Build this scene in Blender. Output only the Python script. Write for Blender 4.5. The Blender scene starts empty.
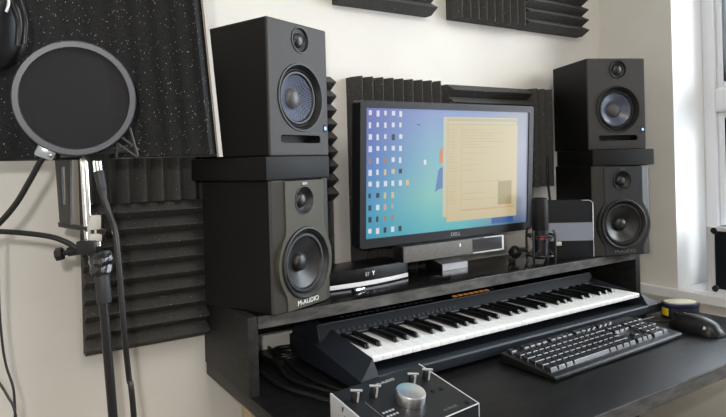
import bpy, bmesh, math, random
from mathutils import Vector, Matrix
random.seed(7)
sc = bpy.context.scene
C = sc.collection
PI = math.pi

# ------------------------------------------------------------------ camera
F_PX = 588.31
CAM = Vector((0.0, 0.0, 1.176))
R2 = Vector((0.85111753, -0.52425614, -0.02746731))
U2 = Vector((0.0254226, -0.01109976, 0.99961517))
F2 = Vector((0.52435927, 0.85148828, -0.00388075))
cd = bpy.data.cameras.new('camera')
cam = bpy.data.objects.new('camera', cd)
C.objects.link(cam)
m = Matrix.Identity(4)
for i in range(3):
    m[i][0], m[i][1], m[i][2], m[i][3] = R2[i], U2[i], -F2[i], CAM[i]
cam.matrix_world = m
cd.sensor_width = 36.0
cd.lens = F_PX / 726 * 36
cd.shift_x = 0.0315
cd.shift_y = -0.0605
cd.clip_start = 0.02
sc.camera = cam


def at(u, v, d):
    """a place in the room: the sight line of a point of the photo, d metres deep"""
    return CAM + (F2 + R2 * ((u - 340.124) / F_PX) + U2 * ((164.578 - v) / F_PX)) * d


# ------------------------------------------------------------------ materials
def new_mat(name):
    mt = bpy.data.materials.new(name)
    mt.use_nodes = True
    nt = mt.node_tree
    return mt, nt, nt.nodes['Principled BSDF']


def mat(name, col, rough=0.5, metal=0.0, spec=0.5, noise=0.0, nscale=40.0, bump=0.0, bscale=None, col2=None,
        coat=0.0, stretch=None, emit=None, estr=0.0):
    mt, nt, b = new_mat(name)
    N, L = nt.nodes, nt.links
    b.inputs['Base Color'].default_value = (*col, 1)
    b.inputs['Roughness'].default_value = rough
    b.inputs['Metallic'].default_value = metal
    b.inputs['Specular IOR Level'].default_value = spec
    b.inputs['Coat Weight'].default_value = coat
    tc = N.new('ShaderNodeTexCoord')
    src = tc.outputs['Object']
    if stretch:
        mp = N.new('ShaderNodeMapping')
        mp.inputs['Scale'].default_value = stretch
        L.new(src, mp.inputs['Vector'])
        src = mp.outputs['Vector']
    if noise > 0 or col2:
        n = N.new('ShaderNodeTexNoise')
        n.inputs['Scale'].default_value = nscale
        n.inputs['Detail'].default_value = 6
        L.new(src, n.inputs['Vector'])
        r = N.new('ShaderNodeValToRGB')
        c2 = col2 or tuple(min(1, c * (1 + noise)) for c in col)
        c1 = col if col2 else tuple(c * (1 - noise) for c in col)
        r.color_ramp.elements[0].position = 0.35
        r.color_ramp.elements[1].position = 0.68
        r.color_ramp.elements[0].color = (*c1, 1)
        r.color_ramp.elements[1].color = (*c2, 1)
        L.new(n.outputs['Fac'], r.inputs['Fac'])
        L.new(r.outputs['Color'], b.inputs['Base Color'])
    if bump > 0:
        n2 = N.new('ShaderNodeTexNoise')
        n2.inputs['Scale'].default_value = bscale or nscale
        n2.inputs['Detail'].default_value = 4
        L.new(src, n2.inputs['Vector'])
        bp = N.new('ShaderNodeBump')
        bp.inputs['Strength'].default_value = bump
        bp.inputs['Distance'].default_value = 0.002
        L.new(n2.outputs['Fac'], bp.inputs['Height'])
        L.new(bp.outputs['Normal'], b.inputs['Normal'])
    if emit:
        b.inputs['Emission Color'].default_value = (*emit, 1)
        b.inputs['Emission Strength'].default_value = estr
    return mt


def foam_mat(name, col, speck, speck_scale=330.0):
    """open-cell acoustic foam with a few pale dust specks"""
    mt, nt, b = new_mat(name)
    N, L = nt.nodes, nt.links
    b.inputs['Roughness'].default_value = 0.85
    b.inputs['Specular IOR Level'].default_value = 0.3
    tc = N.new('ShaderNodeTexCoord')
    vo = N.new('ShaderNodeTexVoronoi')
    vo.inputs['Scale'].default_value = speck_scale
    L.new(tc.outputs['Object'], vo.inputs['Vector'])
    lt = N.new('ShaderNodeMath'); lt.operation = 'LESS_THAN'
    lt.inputs[1].default_value = 0.32
    L.new(vo.outputs['Distance'], lt.inputs[0])
    sep = N.new('ShaderNodeSeparateColor')
    L.new(vo.outputs['Color'], sep.inputs['Color'])
    gt = N.new('ShaderNodeMath'); gt.operation = 'GREATER_THAN'
    gt.inputs[1].default_value = 1 - speck
    L.new(sep.outputs['Red'], gt.inputs[0])
    mu = N.new('ShaderNodeMath'); mu.operation = 'MULTIPLY'
    L.new(lt.outputs[0], mu.inputs[0]); L.new(gt.outputs[0], mu.inputs[1])
    nz = N.new('ShaderNodeTexNoise')
    nz.inputs['Scale'].default_value = 420
    nz.inputs['Detail'].default_value = 3
    L.new(tc.outputs['Object'], nz.inputs['Vector'])
    cr = N.new('ShaderNodeValToRGB')
    cr.color_ramp.elements[0].position = 0.3
    cr.color_ramp.elements[1].position = 0.75
    cr.color_ramp.elements[0].color = (*[c * 0.5 for c in col], 1)
    cr.color_ramp.elements[1].color = (*[c * 1.6 for c in col], 1)
    L.new(nz.outputs['Fac'], cr.inputs['Fac'])
    mx = N.new('ShaderNodeMix'); mx.data_type = 'RGBA'
    L.new(mu.outputs[0], mx.inputs['Factor'])
    L.new(cr.outputs['Color'], mx.inputs['A'])
    mx.inputs['B'].default_value = (0.55, 0.55, 0.52, 1)
    L.new(mx.outputs['Result'], b.inputs['Base Color'])
    bp = N.new('ShaderNodeBump')
    bp.inputs['Strength'].default_value = 0.5
    bp.inputs['Distance'].default_value = 0.0015
    L.new(nz.outputs['Fac'], bp.inputs['Height'])
    L.new(bp.outputs['Normal'], b.inputs['Normal'])
    return mt


WALL = mat('painted_plaster', (0.80, 0.77, 0.715), 0.75, spec=0.25, noise=0.02, nscale=9, bump=0.15, bscale=160)
WALLR = mat('painted_plaster_right', (0.80, 0.77, 0.715), 0.75, spec=0.25, noise=0.02, nscale=9, bump=0.15, bscale=160)
REVEAL = mat('white_reveal_paint', (0.90, 0.90, 0.90), 0.6, spec=0.3)
CEIL = mat('ceiling_paint', (0.8, 0.79, 0.76), 0.8)
FLOOR = mat('floor_carpet', (0.19, 0.16, 0.13), 0.9, noise=0.2, nscale=200)
WHITEW = mat('white_window_paint', (0.82, 0.83, 0.86), 0.4)
SILL = mat('sill_paint', (0.90, 0.90, 0.91), 0.35, noise=0.03, nscale=12)
FOAM = foam_mat('charcoal_foam', (0.070, 0.067, 0.064), 0.012)
FOAM2 = foam_mat('flecked_filter_foam', (0.014, 0.0145, 0.0155), 0.045, 620)
BLKSATIN = mat('black_vinyl', (0.0055, 0.0053, 0.005), 0.55, spec=0.25, noise=0.15, nscale=120, bump=0.1, bscale=500)
BAFFLE = mat('satin_baffle', (0.042, 0.038, 0.0345), 0.52, spec=0.30, bump=0.06, bscale=900)
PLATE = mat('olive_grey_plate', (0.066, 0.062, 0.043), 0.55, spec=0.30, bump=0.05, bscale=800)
PLATE_SHADED = mat('shaded_plate', (0.020, 0.020, 0.021), 0.5, spec=0.3, bump=0.05, bscale=800)  # darker copy of the speaker plate, its shade put into the colour
STRIP = mat('dark_grey_shoulder', (0.045, 0.043, 0.039), 0.52, spec=0.32, bump=0.05, bscale=800)
RUBBER = mat('black_rubber', (0.010, 0.010, 0.010), 0.45)
CONE = mat('black_cone', (0.013, 0.013, 0.013), 0.38, spec=0.6)
RIM = mat('driver_rim', (0.05, 0.052, 0.055), 0.28, metal=0.6)
BLACK = mat('deep_black', (0.004, 0.004, 0.004), 0.6)
GLOSSBLK = mat('gloss_black_plastic', (0.006, 0.006, 0.007), 0.12, coat=0.4)
PLASTIC = mat('black_plastic', (0.012, 0.012, 0.013), 0.35, bump=0.04, bscale=900)
BEZEL = mat('monitor_bezel', (0.018, 0.018, 0.021), 0.42, spec=0.35)
SILVER = mat('brushed_silver', (0.72, 0.74, 0.76), 0.25, metal=1.0)
CHROME = mat('chrome', (0.85, 0.84, 0.82), 0.12, metal=1.0)
SILVERPAINT = mat('silver_paint', (0.62, 0.63, 0.65), 0.35, metal=0.3)
WHITEPL = mat('white_plastic', (0.82, 0.82, 0.84), 0.3)
DESKBLK = mat('black_painted_wood', (0.006, 0.006, 0.0065), 0.38, spec=0.18, col2=(0.013, 0.013, 0.013), nscale=14, bump=0.12, bscale=50, stretch=(1, 9, 9))
DESKSIDE = mat('black_stained_board', (0.011, 0.011, 0.010), 0.55, spec=0.35, col2=(0.026, 0.025, 0.023), nscale=18, bump=0.25, bscale=60, stretch=(6, 2, 6))
SHELFBLK = mat('glossy_black_shelf', (0.006, 0.006, 0.006), 0.16, spec=0.35, col2=(0.014, 0.0138, 0.013), nscale=12, bump=0.05, bscale=40, stretch=(1, 6, 6))
EDGE = mat('scuffed_grey_edge', (0.030, 0.029, 0.027), 0.6, col2=(0.105, 0.10, 0.093), nscale=70, bump=0.4, bscale=120, stretch=(0.35, 1, 1))
PINE = mat('raw_pine', (0.42, 0.33, 0.20), 0.6, noise=0.12, nscale=30, stretch=(6, 6, 0.6))
SYNTH = mat('slate_blue_plastic', (0.018, 0.0225, 0.030), 0.45, spec=0.35, bump=0.06, bscale=700)
SYNTHPANEL = mat('slate_panel', (0.018, 0.022, 0.028), 0.55, spec=0.12)
RIDGE = mat('pale_ridge', (0.085, 0.095, 0.11), 0.4)
WKEY = mat('white_key', (0.94, 0.94, 0.93), 0.3)
BKEY = mat('black_key', (0.006, 0.006, 0.006), 0.22)
KEYCAP = mat('black_keycap', (0.016, 0.016, 0.018), 0.26, spec=0.9)
MESHGREY = mat('grey_grille_cloth', (0.15, 0.142, 0.13), 0.6, noise=0.18, nscale=260, bump=0.3, bscale=600)
NAVY = mat('navy_plastic', (0.010, 0.014, 0.055), 0.35)
PALE = mat('pale_yellow_plastic', (0.62, 0.60, 0.42), 0.5)
YELLOW = mat('yellow_label', (0.80, 0.55, 0.03), 0.5)
GREYBAND = mat('blue_grey_band', (0.27, 0.30, 0.36), 0.4)
DARKCASE = mat('dark_slate_plastic', (0.010, 0.0115, 0.015), 0.45, spec=0.3)
RINGGREY = mat('grey_hoop_plastic', (0.046, 0.052, 0.063), 0.42)
CLEAR = mat('clear_grey_plastic', (0.30, 0.34, 0.36), 0.25, spec=0.8)
CABLE = mat('black_cable', (0.010, 0.010, 0.010), 0.42, spec=0.6)
GREYCORD = mat('grey_elastic_cord', (0.06, 0.06, 0.062), 0.6)
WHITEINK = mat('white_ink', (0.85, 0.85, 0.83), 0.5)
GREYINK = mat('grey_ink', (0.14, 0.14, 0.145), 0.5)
SILVINK = mat('silver_ink', (0.45, 0.46, 0.48), 0.4)
RED = mat('red_badge', (0.45, 0.03, 0.05), 0.4)
CREAM = mat('cream_clip', (0.68, 0.66, 0.52), 0.5)
FOIL = mat('crumpled_black_tape', (0.02, 0.02, 0.022), 0.16, spec=0.9, bump=1.0, bscale=90)
BLUELED = mat('blue_led', (0.1, 0.3, 0.9), 0.4, emit=(0.35, 0.6, 1.0), estr=1.3)
ORANGELED = mat('orange_led', (0.5, 0.2, 0.05), 0.4, emit=(1.0, 0.36, 0.07), estr=0.20)
WHITELED = mat('white_led', (0.8, 0.8, 0.85), 0.4, emit=(0.9, 0.92, 1.0), estr=0.7)


def kevlar():
    mt, nt, b = new_mat('woven_blue_cone')
    N, L = nt.nodes, nt.links
    tc = N.new('ShaderNodeTexCoord')
    ch = N.new('ShaderNodeTexChecker')
    ch.inputs['Scale'].default_value = 420
    ch.inputs['Color1'].default_value = (0.018, 0.024, 0.045, 1)
    ch.inputs['Color2'].default_value = (0.16, 0.19, 0.27, 1)
    L.new(tc.outputs['Object'], ch.inputs['Vector'])
    L.new(ch.outputs['Color'], b.inputs['Base Color'])
    b.inputs['Roughness'].default_value = 0.3
    return mt


KEVLAR = kevlar()
CAPGREY = mat('grey_dust_cap', (0.085, 0.082, 0.085), 0.4)


def gauze():
    mt, nt, b = new_mat('nylon_gauze')
    N, L = nt.nodes, nt.links
    b.inputs['Base Color'].default_value = (0.004, 0.0043, 0.006, 1)
    b.inputs['Roughness'].default_value = 0.75
    tr = N.new('ShaderNodeBsdfTransparent')
    mx = N.new('ShaderNodeMixShader')
    mx.inputs['Fac'].default_value = 0.86
    L.new(tr.outputs[0], mx.inputs[1])
    L.new(b.outputs[0], mx.inputs[2])
    L.new(mx.outputs[0], N['Material Output'].inputs['Surface'])
    return mt


GAUZE = gauze()


def pane():
    mt, nt, b = new_mat('window_glass')
    N, L = nt.nodes, nt.links
    tr = N.new('ShaderNodeBsdfTransparent')
    gl = N.new('ShaderNodeBsdfGlossy')
    gl.inputs['Roughness'].default_value = 0.02
    fr = N.new('ShaderNodeFresnel')
    fr.inputs['IOR'].default_value = 1.3
    mx = N.new('ShaderNodeMixShader')
    L.new(fr.outputs[0], mx.inputs['Fac'])
    L.new(tr.outputs[0], mx.inputs[1])
    L.new(gl.outputs[0], mx.inputs[2])
    L.new(mx.outputs[0], N['Material Output'].inputs['Surface'])
    return mt


GLASS = pane()


def glow(name, col, s=1.0):
    mt, nt, b = new_mat(name)
    b.inputs['Base Color'].default_value = (0.01, 0.01, 0.012, 1)
    b.inputs['Roughness'].default_value = 0.35
    b.inputs['Emission Color'].default_value = (*col, 1)
    b.inputs['Emission Strength'].default_value = s
    return mt


def lin(r, g, b):
    f = lambda c: (c / 255 / 12.92) if c <= 10 else ((c / 255 + 0.055) / 1.055) ** 2.4
    return (f(r), f(g), f(b))


def wallpaper(w, h):
    """the lit desktop picture: blue-violet upper left to teal and pale green, grey-lilac to the right"""
    mt, nt, b = new_mat('lit_desktop')
    N, L = nt.nodes, nt.links
    b.inputs['Base Color'].default_value = (0.01, 0.01, 0.012, 1)
    b.inputs['Roughness'].default_value = 0.35
    tc = N.new('ShaderNodeTexCoord')
    sp = N.new('ShaderNodeSeparateXYZ')
    L.new(tc.outputs['Object'], sp.inputs[0])
    ux = N.new('ShaderNodeMath'); ux.operation = 'DIVIDE'; ux.inputs[1].default_value = w
    L.new(sp.outputs['X'], ux.inputs[0])
    uz = N.new('ShaderNodeMath'); uz.operation = 'DIVIDE'; uz.inputs[1].default_value = h
    L.new(sp.outputs['Z'], uz.inputs[0])

    def ramp(stops, src):
        r = N.new('ShaderNodeValToRGB')
        e = r.color_ramp.elements
        while len(e) < len(stops):
            e.new(0.5)
        for el, (p, c) in zip(e, stops):
            el.position = p
            el.color = (*lin(*c), 1)
        L.new(src, r.inputs['Fac'])
        return r.outputs['Color']
    left = ramp([(0.0, (60, 160, 190)), (0.22, (70, 165, 205)), (0.55, (88, 130, 205)), (1.0, (112, 118, 196))], uz.outputs[0])
    mid = ramp([(0.0, (95, 190, 200)), (0.3, (140, 208, 195)), (0.62, (135, 190, 205)), (1.0, (140, 160, 210))], uz.outputs[0])
    right = ramp([(0.0, (80, 110, 150)), (0.15, (150, 155, 172)), (0.7, (168, 170, 188)), (1.0, (160, 165, 180))], uz.outputs[0])
    def mixf(a, bb, lo, hi):
        mr = N.new('ShaderNodeMapRange')
        mr.inputs['From Min'].default_value = lo
        mr.inputs['From Max'].default_value = hi
        L.new(ux.outputs[0], mr.inputs['Value'])
        mx = N.new('ShaderNodeMix'); mx.data_type = 'RGBA'
        L.new(mr.outputs[0], mx.inputs['Factor'])
        L.new(a, mx.inputs['A']); L.new(bb, mx.inputs['B'])
        return mx.outputs['Result']
    c = mixf(mixf(left, mid, 0.02, 0.36), right, 0.55, 0.92)
    L.new(c, b.inputs['Emission Color'])
    b.inputs['Emission Strength'].default_value = SCREEN
    return mt


SCREEN = 0.76

# ------------------------------------------------------------------ mesh helpers
def xf(loc=(0, 0, 0), rz=0.0, rx=0.0, ry=0.0):
    return Matrix.Translation(loc) @ Matrix.Rotation(rz, 4, 'Z') @ Matrix.Rotation(ry, 4, 'Y') @ Matrix.Rotation(rx, 4, 'X')


class MB:
    """collects shapes for ONE mesh object"""
    def __init__(self):
        self.bm = bmesh.new()

    def add_bm(self, b2, mx=None):
        if mx is not None:
            b2.transform(mx)
        me = bpy.data.meshes.new('tmp')
        b2.to_mesh(me)
        b2.free()
        self.bm.from_mesh(me)
        bpy.data.meshes.remove(me)
        return self

    def box(self, x0, x1, y0, y1, z0, z1, bev=0.0, seg=2, mx=None):
        b = bmesh.new()
        bmesh.ops.create_cube(b, size=1.0)
        b.transform(Matrix.Translation(((x0 + x1) / 2, (y0 + y1) / 2, (z0 + z1) / 2)) @
                    Matrix.Diagonal((abs(x1 - x0), abs(y1 - y0), abs(z1 - z0), 1)))
        if bev > 0:
            bmesh.ops.bevel(b, geom=b.edges[:], offset=bev, segments=seg, profile=0.6, affect='EDGES', clamp_overlap=True)
        return self.add_bm(b, mx)

    def cyl(self, p, q, r, r2=None, seg=24, cap=True, bev=0.0):
        p, q = Vector(p), Vector(q)
        b = bmesh.new()
        d = (q - p)
        bmesh.ops.create_cone(b, cap_ends=cap, segments=seg, radius1=r, radius2=r if r2 is None else r2, depth=d.length)
        if bev > 0:
            es = [e for e in b.edges if len(e.link_faces) == 2 and any(len(f.verts) > 4 for f in e.link_faces)]
            bmesh.ops.bevel(b, geom=es, offset=bev, segments=2, profile=0.6, affect='EDGES')
        mx = Matrix.Translation((p + q) / 2) @ d.to_track_quat('Z', 'Y').to_matrix().to_4x4()
        return self.add_bm(b, mx)

    def lathe(self, prof, mx=None, seg=40, cap0=False, cap1=False):
        """profile of (radius, height) turned about local Z"""
        b = bmesh.new()
        rings = []
        for r, z in prof:
            if r < 1e-6:
                rings.append([b.verts.new((0, 0, z))])
            else:
                rings.append([b.verts.new((r * math.cos(2 * PI * k / seg), r * math.sin(2 * PI * k / seg), z)) for k in range(seg)])
        for a, c in zip(rings, rings[1:]):
            for k in range(seg):
                k2 = (k + 1) % seg
                if len(a) == 1 and len(c) == 1:
                    continue
                if len(a) == 1:
                    b.faces.new((a[0], c[k], c[k2]))
                elif len(c) == 1:
                    b.faces.new((a[k], a[k2], c[0]))
                else:
                    b.faces.new((a[k], a[k2], c[k2], c[k]))
        if cap0 and len(rings[0]) > 1: b.faces.new(rings[0])
        if cap1 and len(rings[-1]) > 1: b.faces.new(rings[-1])
        bmesh.ops.recalc_face_normals(b, faces=b.faces[:])
        return self.add_bm(b, mx)

    def prism(self, poly, axis, a0, a1, bev=0.0, mx=None):
        """2D polygon extruded along an axis: axis x -> (y,z), y -> (x,z), z -> (x,y)"""
        b = bmesh.new()
        def P(p, t):
            return {'x': (t, p[0], p[1]), 'y': (p[0], t, p[1]), 'z': (p[0], p[1], t)}[axis]
        lo = [b.verts.new(P(p, a0)) for p in poly]
        hi = [b.verts.new(P(p, a1)) for p in poly]
        n = len(poly)
        b.faces.new(lo)
        b.faces.new(hi)
        for i in range(n):
            b.faces.new((lo[i], lo[(i + 1) % n], hi[(i + 1) % n], hi[i]))
        bmesh.ops.recalc_face_normals(b, faces=b.faces[:])
        if bev > 0:
            bmesh.ops.bevel(b, geom=b.edges[:], offset=bev, segments=2, profile=0.6, affect='EDGES', clamp_overlap=True)
        return self.add_bm(b, mx)

    def tube(self, pts, r, seg=10, n=6, smooth=True, cap=True, flat=1.0):
        pts = [Vector(p) for p in pts]
        if smooth and len(pts) > 2:
            out = []
            ext = [pts[0] * 2 - pts[1]] + pts + [pts[-1] * 2 - pts[-2]]
            for i in range(1, len(ext) - 2):
                p0, p1, p2, p3 = ext[i - 1:i + 3]
                for k in range(n):
                    t = k / n
                    out.append(0.5 * ((2 * p1) + (p2 - p0) * t + (2 * p0 - 5 * p1 + 4 * p2 - p3) * t * t + (3 * p1 - p0 - 3 * p2 + p3) * t ** 3))
            out.append(pts[-1])
            pts = out
        b = bmesh.new()
        up = None
        rings = []
        for i, p in enumerate(pts):
            d = (pts[min(i + 1, len(pts) - 1)] - pts[max(i - 1, 0)]).normalized()
            if up is None:
                up = Vector((0, 0, 1)) if abs(d.z) < 0.9 else Vector((1, 0, 0))
            up = (up - d * up.dot(d)).normalized()
            s = d.cross(up)
            rr = r[i * (len(r) - 1) // max(1, len(pts) - 1)] if isinstance(r, (list, tuple)) else r
            rings.append([b.verts.new(p + (s * math.cos(2 * PI * k / seg) + up * (flat * math.sin(2 * PI * k / seg))) * rr) for k in range(seg)])
        for a, c in zip(rings, rings[1:]):
            for k in range(seg):
                b.faces.new((a[k], a[(k + 1) % seg], c[(k + 1) % seg], c[k]))
        if cap:
            b.faces.new(rings[0]); b.faces.new(rings[-1])
        bmesh.ops.recalc_face_normals(b, faces=b.faces[:])
        return self.add_bm(b)

    def torus(self, R, r, mx=None, seg=48, ms=12, rz=None):
        b = bmesh.new()
        rz = rz or r
        g = [[b.verts.new(((R + r * math.cos(2 * PI * j / ms)) * math.cos(2 * PI * i / seg),
                           (R + r * math.cos(2 * PI * j / ms)) * math.sin(2 * PI * i / seg),
                           rz * math.sin(2 * PI * j / ms))) for j in range(ms)] for i in range(seg)]
        for i in range(seg):
            for j in range(ms):
                b.faces.new((g[i][j], g[(i + 1) % seg][j], g[(i + 1) % seg][(j + 1) % ms], g[i][(j + 1) % ms]))
        bmesh.ops.recalc_face_normals(b, faces=b.faces[:])
        return self.add_bm(b, mx)

    def holed_plate(self, loops, y0, y1, mx=None, back=False):
        """flat plate in the XZ plane: first loop is the outline, the rest holes; front at y0, walls to y1"""
        b = bmesh.new()
        es = []
        vl = []
        for lp in loops:
            vs = [b.verts.new((x, y0, z)) for x, z in lp]
            vl.append(vs)
            for i in range(len(vs)):
                es.append(b.edges.new((vs[i], vs[(i + 1) % len(vs)])))
        bmesh.ops.triangle_fill(b, use_beauty=True, use_dissolve=False, edges=es, normal=(0, -1, 0))
        for vs in vl:
            ws = [b.verts.new((v.co.x, y1, v.co.z)) for v in vs]
            for i in range(len(vs)):
                j = (i + 1) % len(vs)
                b.faces.new((vs[i], vs[j], ws[j], ws[i]))
        bmesh.ops.recalc_face_normals(b, faces=b.faces[:])
        return self.add_bm(b, mx)


INV = {}


def put(name, mb, material, parent=None, smooth=True, world=False):
    """link the collected shapes as one mesh object; parent None -> a top-level thing"""
    bm = mb.bm
    bmesh.ops.remove_doubles(bm, verts=bm.verts[:], dist=1e-6)
    loc = None
    if parent is None:
        xs = [v.co for v in bm.verts]
        lo = [min(v[i] for v in xs) for i in range(3)]
        hi = [max(v[i] for v in xs) for i in range(3)]
        loc = Vector(((lo[0] + hi[0]) / 2, (lo[1] + hi[1]) / 2, lo[2]))
        bm.transform(Matrix.Translation(-loc))
    elif world:
        bm.transform(INV[parent.name])
    me = bpy.data.meshes.new(name)
    bm.to_mesh(me)
    bm.free()
    for mt in (material if isinstance(material, (list, tuple)) else [material]):
        me.materials.append(mt)
    if smooth:
        me.polygons.foreach_set('use_smooth', [True] * len(me.polygons))
        me.set_sharp_from_angle(angle=math.radians(38))
    o = bpy.data.objects.new(name, me)
    C.objects.link(o)
    if parent is not None:
        o.parent = parent
        INV[o.name] = INV.get(parent.name, Matrix.Identity(4))
    else:
        o.location = loc
        INV[o.name] = Matrix.Translation(-loc)
    return o


def thing(name, label, cat, loc=(0, 0, 0), rz=0.0, group=None):
    o = bpy.data.objects.new(name, None)
    C.objects.link(o)
    o.empty_display_size = 0.05
    o.location = loc
    o.rotation_euler = (0, 0, rz)
    o['label'] = label
    o['category'] = cat
    if group:
        o['group'] = group
    INV[o.name] = xf(loc, rz).inverted()
    return o


def tag(o, label, cat, group=None):
    o['label'] = label
    o['category'] = cat
    if group:
        o['group'] = group
    return o


def struct(name, mb, material, smooth=False):
    o = put(name, mb, material, smooth=smooth)
    o['kind'] = 'structure'
    return o


def text(s, size, mx, extrude=0.0003, align='CENTER', sx=1.0):
    cu = bpy.data.curves.new('t', 'FONT')
    cu.body = s
    cu.size = size
    cu.align_x = align
    cu.extrude = extrude
    cu.resolution_u = 3
    o = bpy.data.objects.new('t', cu)
    C.objects.link(o)
    dg = bpy.context.evaluated_depsgraph_get()
    me = bpy.data.meshes.new_from_object(o.evaluated_get(dg))
    bpy.data.objects.remove(o)
    bpy.data.curves.remove(cu)
    mb = MB()
    mb.bm.from_mesh(me)
    bpy.data.meshes.remove(me)
    mb.bm.transform(mx @ Matrix.Diagonal((sx, 1, 1, 1)))
    return mb


FRONT = Matrix.Rotation(PI / 2, 4, 'X')       # local XY drawing -> XZ plane facing -Y

# ------------------------------------------------------------------ the room
ZC = 1.176
DESK = 0.750
SHELF = ZC - 0.28
YB, XR = 1.2551, 1.84
YJ = 1.009                       # far jamb of the window
SILLZ = ZC - 0.420
WY0, WZ1 = -0.35, 2.28
RX0, RY0, RZ1 = -1.6, -2.4, 2.5

struct('floor', MB().box(RX0, XR + 0.26, RY0, YB + 0.12, -0.08, 0), FLOOR)
struct('ceiling', MB().box(RX0, XR + 0.26, RY0, YB + 0.12, RZ1, RZ1 + 0.08), CEIL)
struct('wall_back', MB().box(RX0, XR, YB, YB + 0.12, 0, RZ1), WALL)
struct('wall_left', MB().box(RX0 - 0.1, RX0, RY0, YB + 0.12, 0, RZ1), WALL)
struct('wall_front', MB().box(RX0, XR + 0.26, RY0 - 0.1, RY0, 0, RZ1), WALL)
w = MB()
XO = XR + 0.255
w.box(XR, XO, YJ, YB + 0.12, 0, RZ1)
w.box(XR, XO, RY0, WY0, 0, RZ1)
w.box(XR, XO, WY0, YJ, 0, SILLZ - 0.028)
w.box(XR, XO, WY0, YJ, WZ1, RZ1)
wr = struct('wall_right', w, [WALLR, REVEAL])
for pl in wr.data.polygons:               # the window reveals are painted white
    c_ = wr.matrix_world @ pl.center
    if abs(pl.normal.y) > 0.9 and (abs(pl.center.y + wr.location.y - YJ) < 0.002 or abs(pl.center.y + wr.location.y - WY0) < 0.002) or (pl.normal.z < -0.9 and abs(pl.center.z + wr.location.z - WZ1) < 0.002):
        pl.material_index = 1
# window board with its nosing running along the wall past the opening
w = MB()
w.box(XR, 2.015, WY0, YJ - 0.0005, SILLZ - 0.028, SILLZ)
w.box(XR - 0.022, XR, WY0 - 0.1, 1.235, SILLZ - 0.030, SILLZ, bev=0.004)
struct('trim_1', w, SILL)
# window frame, transom, sashes
wf = MB()
FX0, FX1 = 2.015, 2.085
wf.box(FX0, FX1, YJ - 0.036, YJ, SILLZ - 0.01, WZ1, bev=0.004)
wf.box(FX0, FX1, WY0, WY0 + 0.045, SILLZ - 0.01, WZ1, bev=0.004)
wf.box(FX0, FX1, WY0 + 0.045, YJ - 0.036, SILLZ - 0.01, SILLZ + 0.035, bev=0.004)
wf.box(FX0, FX1, WY0 + 0.045, YJ - 0.036, WZ1 - 0.045, WZ1, bev=0.004)
win = struct('window_1', wf, WHITEW)
tz0, tz1 = ZC + 0.127, ZC + 0.204
MY = 0.10
p = MB().box(FX0 - 0.006, FX1 - 0.005, WY0 + 0.045, YJ - 0.036, tz0, tz1, bev=0.012, seg=3)
put('transom', p, WHITEW, win, world=True)
p = MB().box(FX0, FX1 - 0.004, MY - 0.03, MY + 0.03, SILLZ + 0.035, WZ1 - 0.045, bev=0.004)
put('mullion', p, WHITEW, win, world=True)
for (y0, y1) in ((WY0 + 0.045, MY - 0.03), (MY + 0.03, YJ - 0.036)):
    for (z0, z1) in ((SILLZ + 0.035, tz0), (tz1, WZ1 - 0.045)):
        s = MB()
        t = 0.020
        s.box(FX0 + 0.014, FX1 - 0.012, y0, y0 + t, z0, z1, bev=0.003)
        s.box(FX0 + 0.014, FX1 - 0.012, y1 - t, y1, z0, z1, bev=0.003)
        s.box(FX0 + 0.014, FX1 - 0.012, y0 + t, y1 - t, z0, z0 + t, bev=0.003)
        s.box(FX0 + 0.014, FX1 - 0.012, y0 + t, y1 - t, z1 - t, z1, bev=0.003)
        so = put('sash', s, WHITEW, win, world=True)
        g = MB().box(FX0 + 0.034, FX0 + 0.038, y0 + t, y1 - t, z0 + t, z1 - t)
        put('glass', g, GLASS, so, world=True)

# ------------------------------------------------------------------ acoustic foam
PITCH = 0.0333


def foam_tile(label, x0, x1, z0, z1, vertical, zoff=0.0):
    """wedge foam: 22 mm base and triangular ridges, tips at y = 1.2051"""
    yt, yb, ym = YB - 0.050, YB, YB - 0.023
    mb = MB()
    if vertical:
        n = max(1, round((x1 - x0) / PITCH))
        q = (x1 - x0) / n
        poly = [(x0, yb)]
        for k in range(n):
            a = x0 + k * q
            poly += [(a, ym), (a + q * 0.46, yt), (a + q * 0.54, yt)]
        poly += [(x1, ym), (x1, yb)]
        mb.prism(poly, 'z', z0, z1)
    else:
        n = max(1, round((z1 - z0) / PITCH))
        q = (z1 - z0) / n
        poly = [(yb, z0)]
        for k in range(n):
            a = z0 + k * q
            poly += [(ym, a), (yt, a + q * 0.46), (yt, a + q * 0.54)]
        poly += [(ym, z1), (yb, z1)]
        mb.prism(poly, 'x', x0, x1)
    o = put('acoustic_foam_tile', mb, FOAM, smooth=False)
    return tag(o, label, 'foam tile', 'wedge foam tiles on the back wall')


Z = lambda r: ZC + r
foam_tile('charcoal foam tile with upright ridges behind the vocal shield and microphone stand', 0.168, 0.436, Z(-0.069), Z(0.231), True)
foam_tile('charcoal foam tile with level ridges, lowest on the left behind the microphone stand', 0.168, 0.409, Z(-0.362), Z(-0.070), False)
foam_tile('charcoal foam tile whose saw-tooth edge shows right of the left upper speaker', 0.572, 0.737, Z(-0.091), Z(0.209), False)
foam_tile('charcoal foam tile with straight edge right of the left lower speaker', 0.572, 0.735, Z(-0.360), Z(-0.092), True)
foam_tile('charcoal foam tile with upright ridges above the left half of the screen', 0.797, 1.083, Z(-0.088), Z(0.212), True)
foam_tile('charcoal foam tile low behind the left edge of the screen', 0.797, 1.083, Z(-0.370), Z(-0.089), True)
foam_tile('charcoal foam tile with level ridges above the right half of the screen', 1.112, 1.433, Z(-0.092), Z(0.208), False)
foam_tile('narrow charcoal foam strip with upright ridges between screen and right speakers', 1.434, 1.535, Z(-0.092), Z(0.208), True)
foam_tile('foam tile with level ridges at the top edge, left of the upright one', 0.762, 1.064, Z(0.393), Z(0.693), False)
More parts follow.
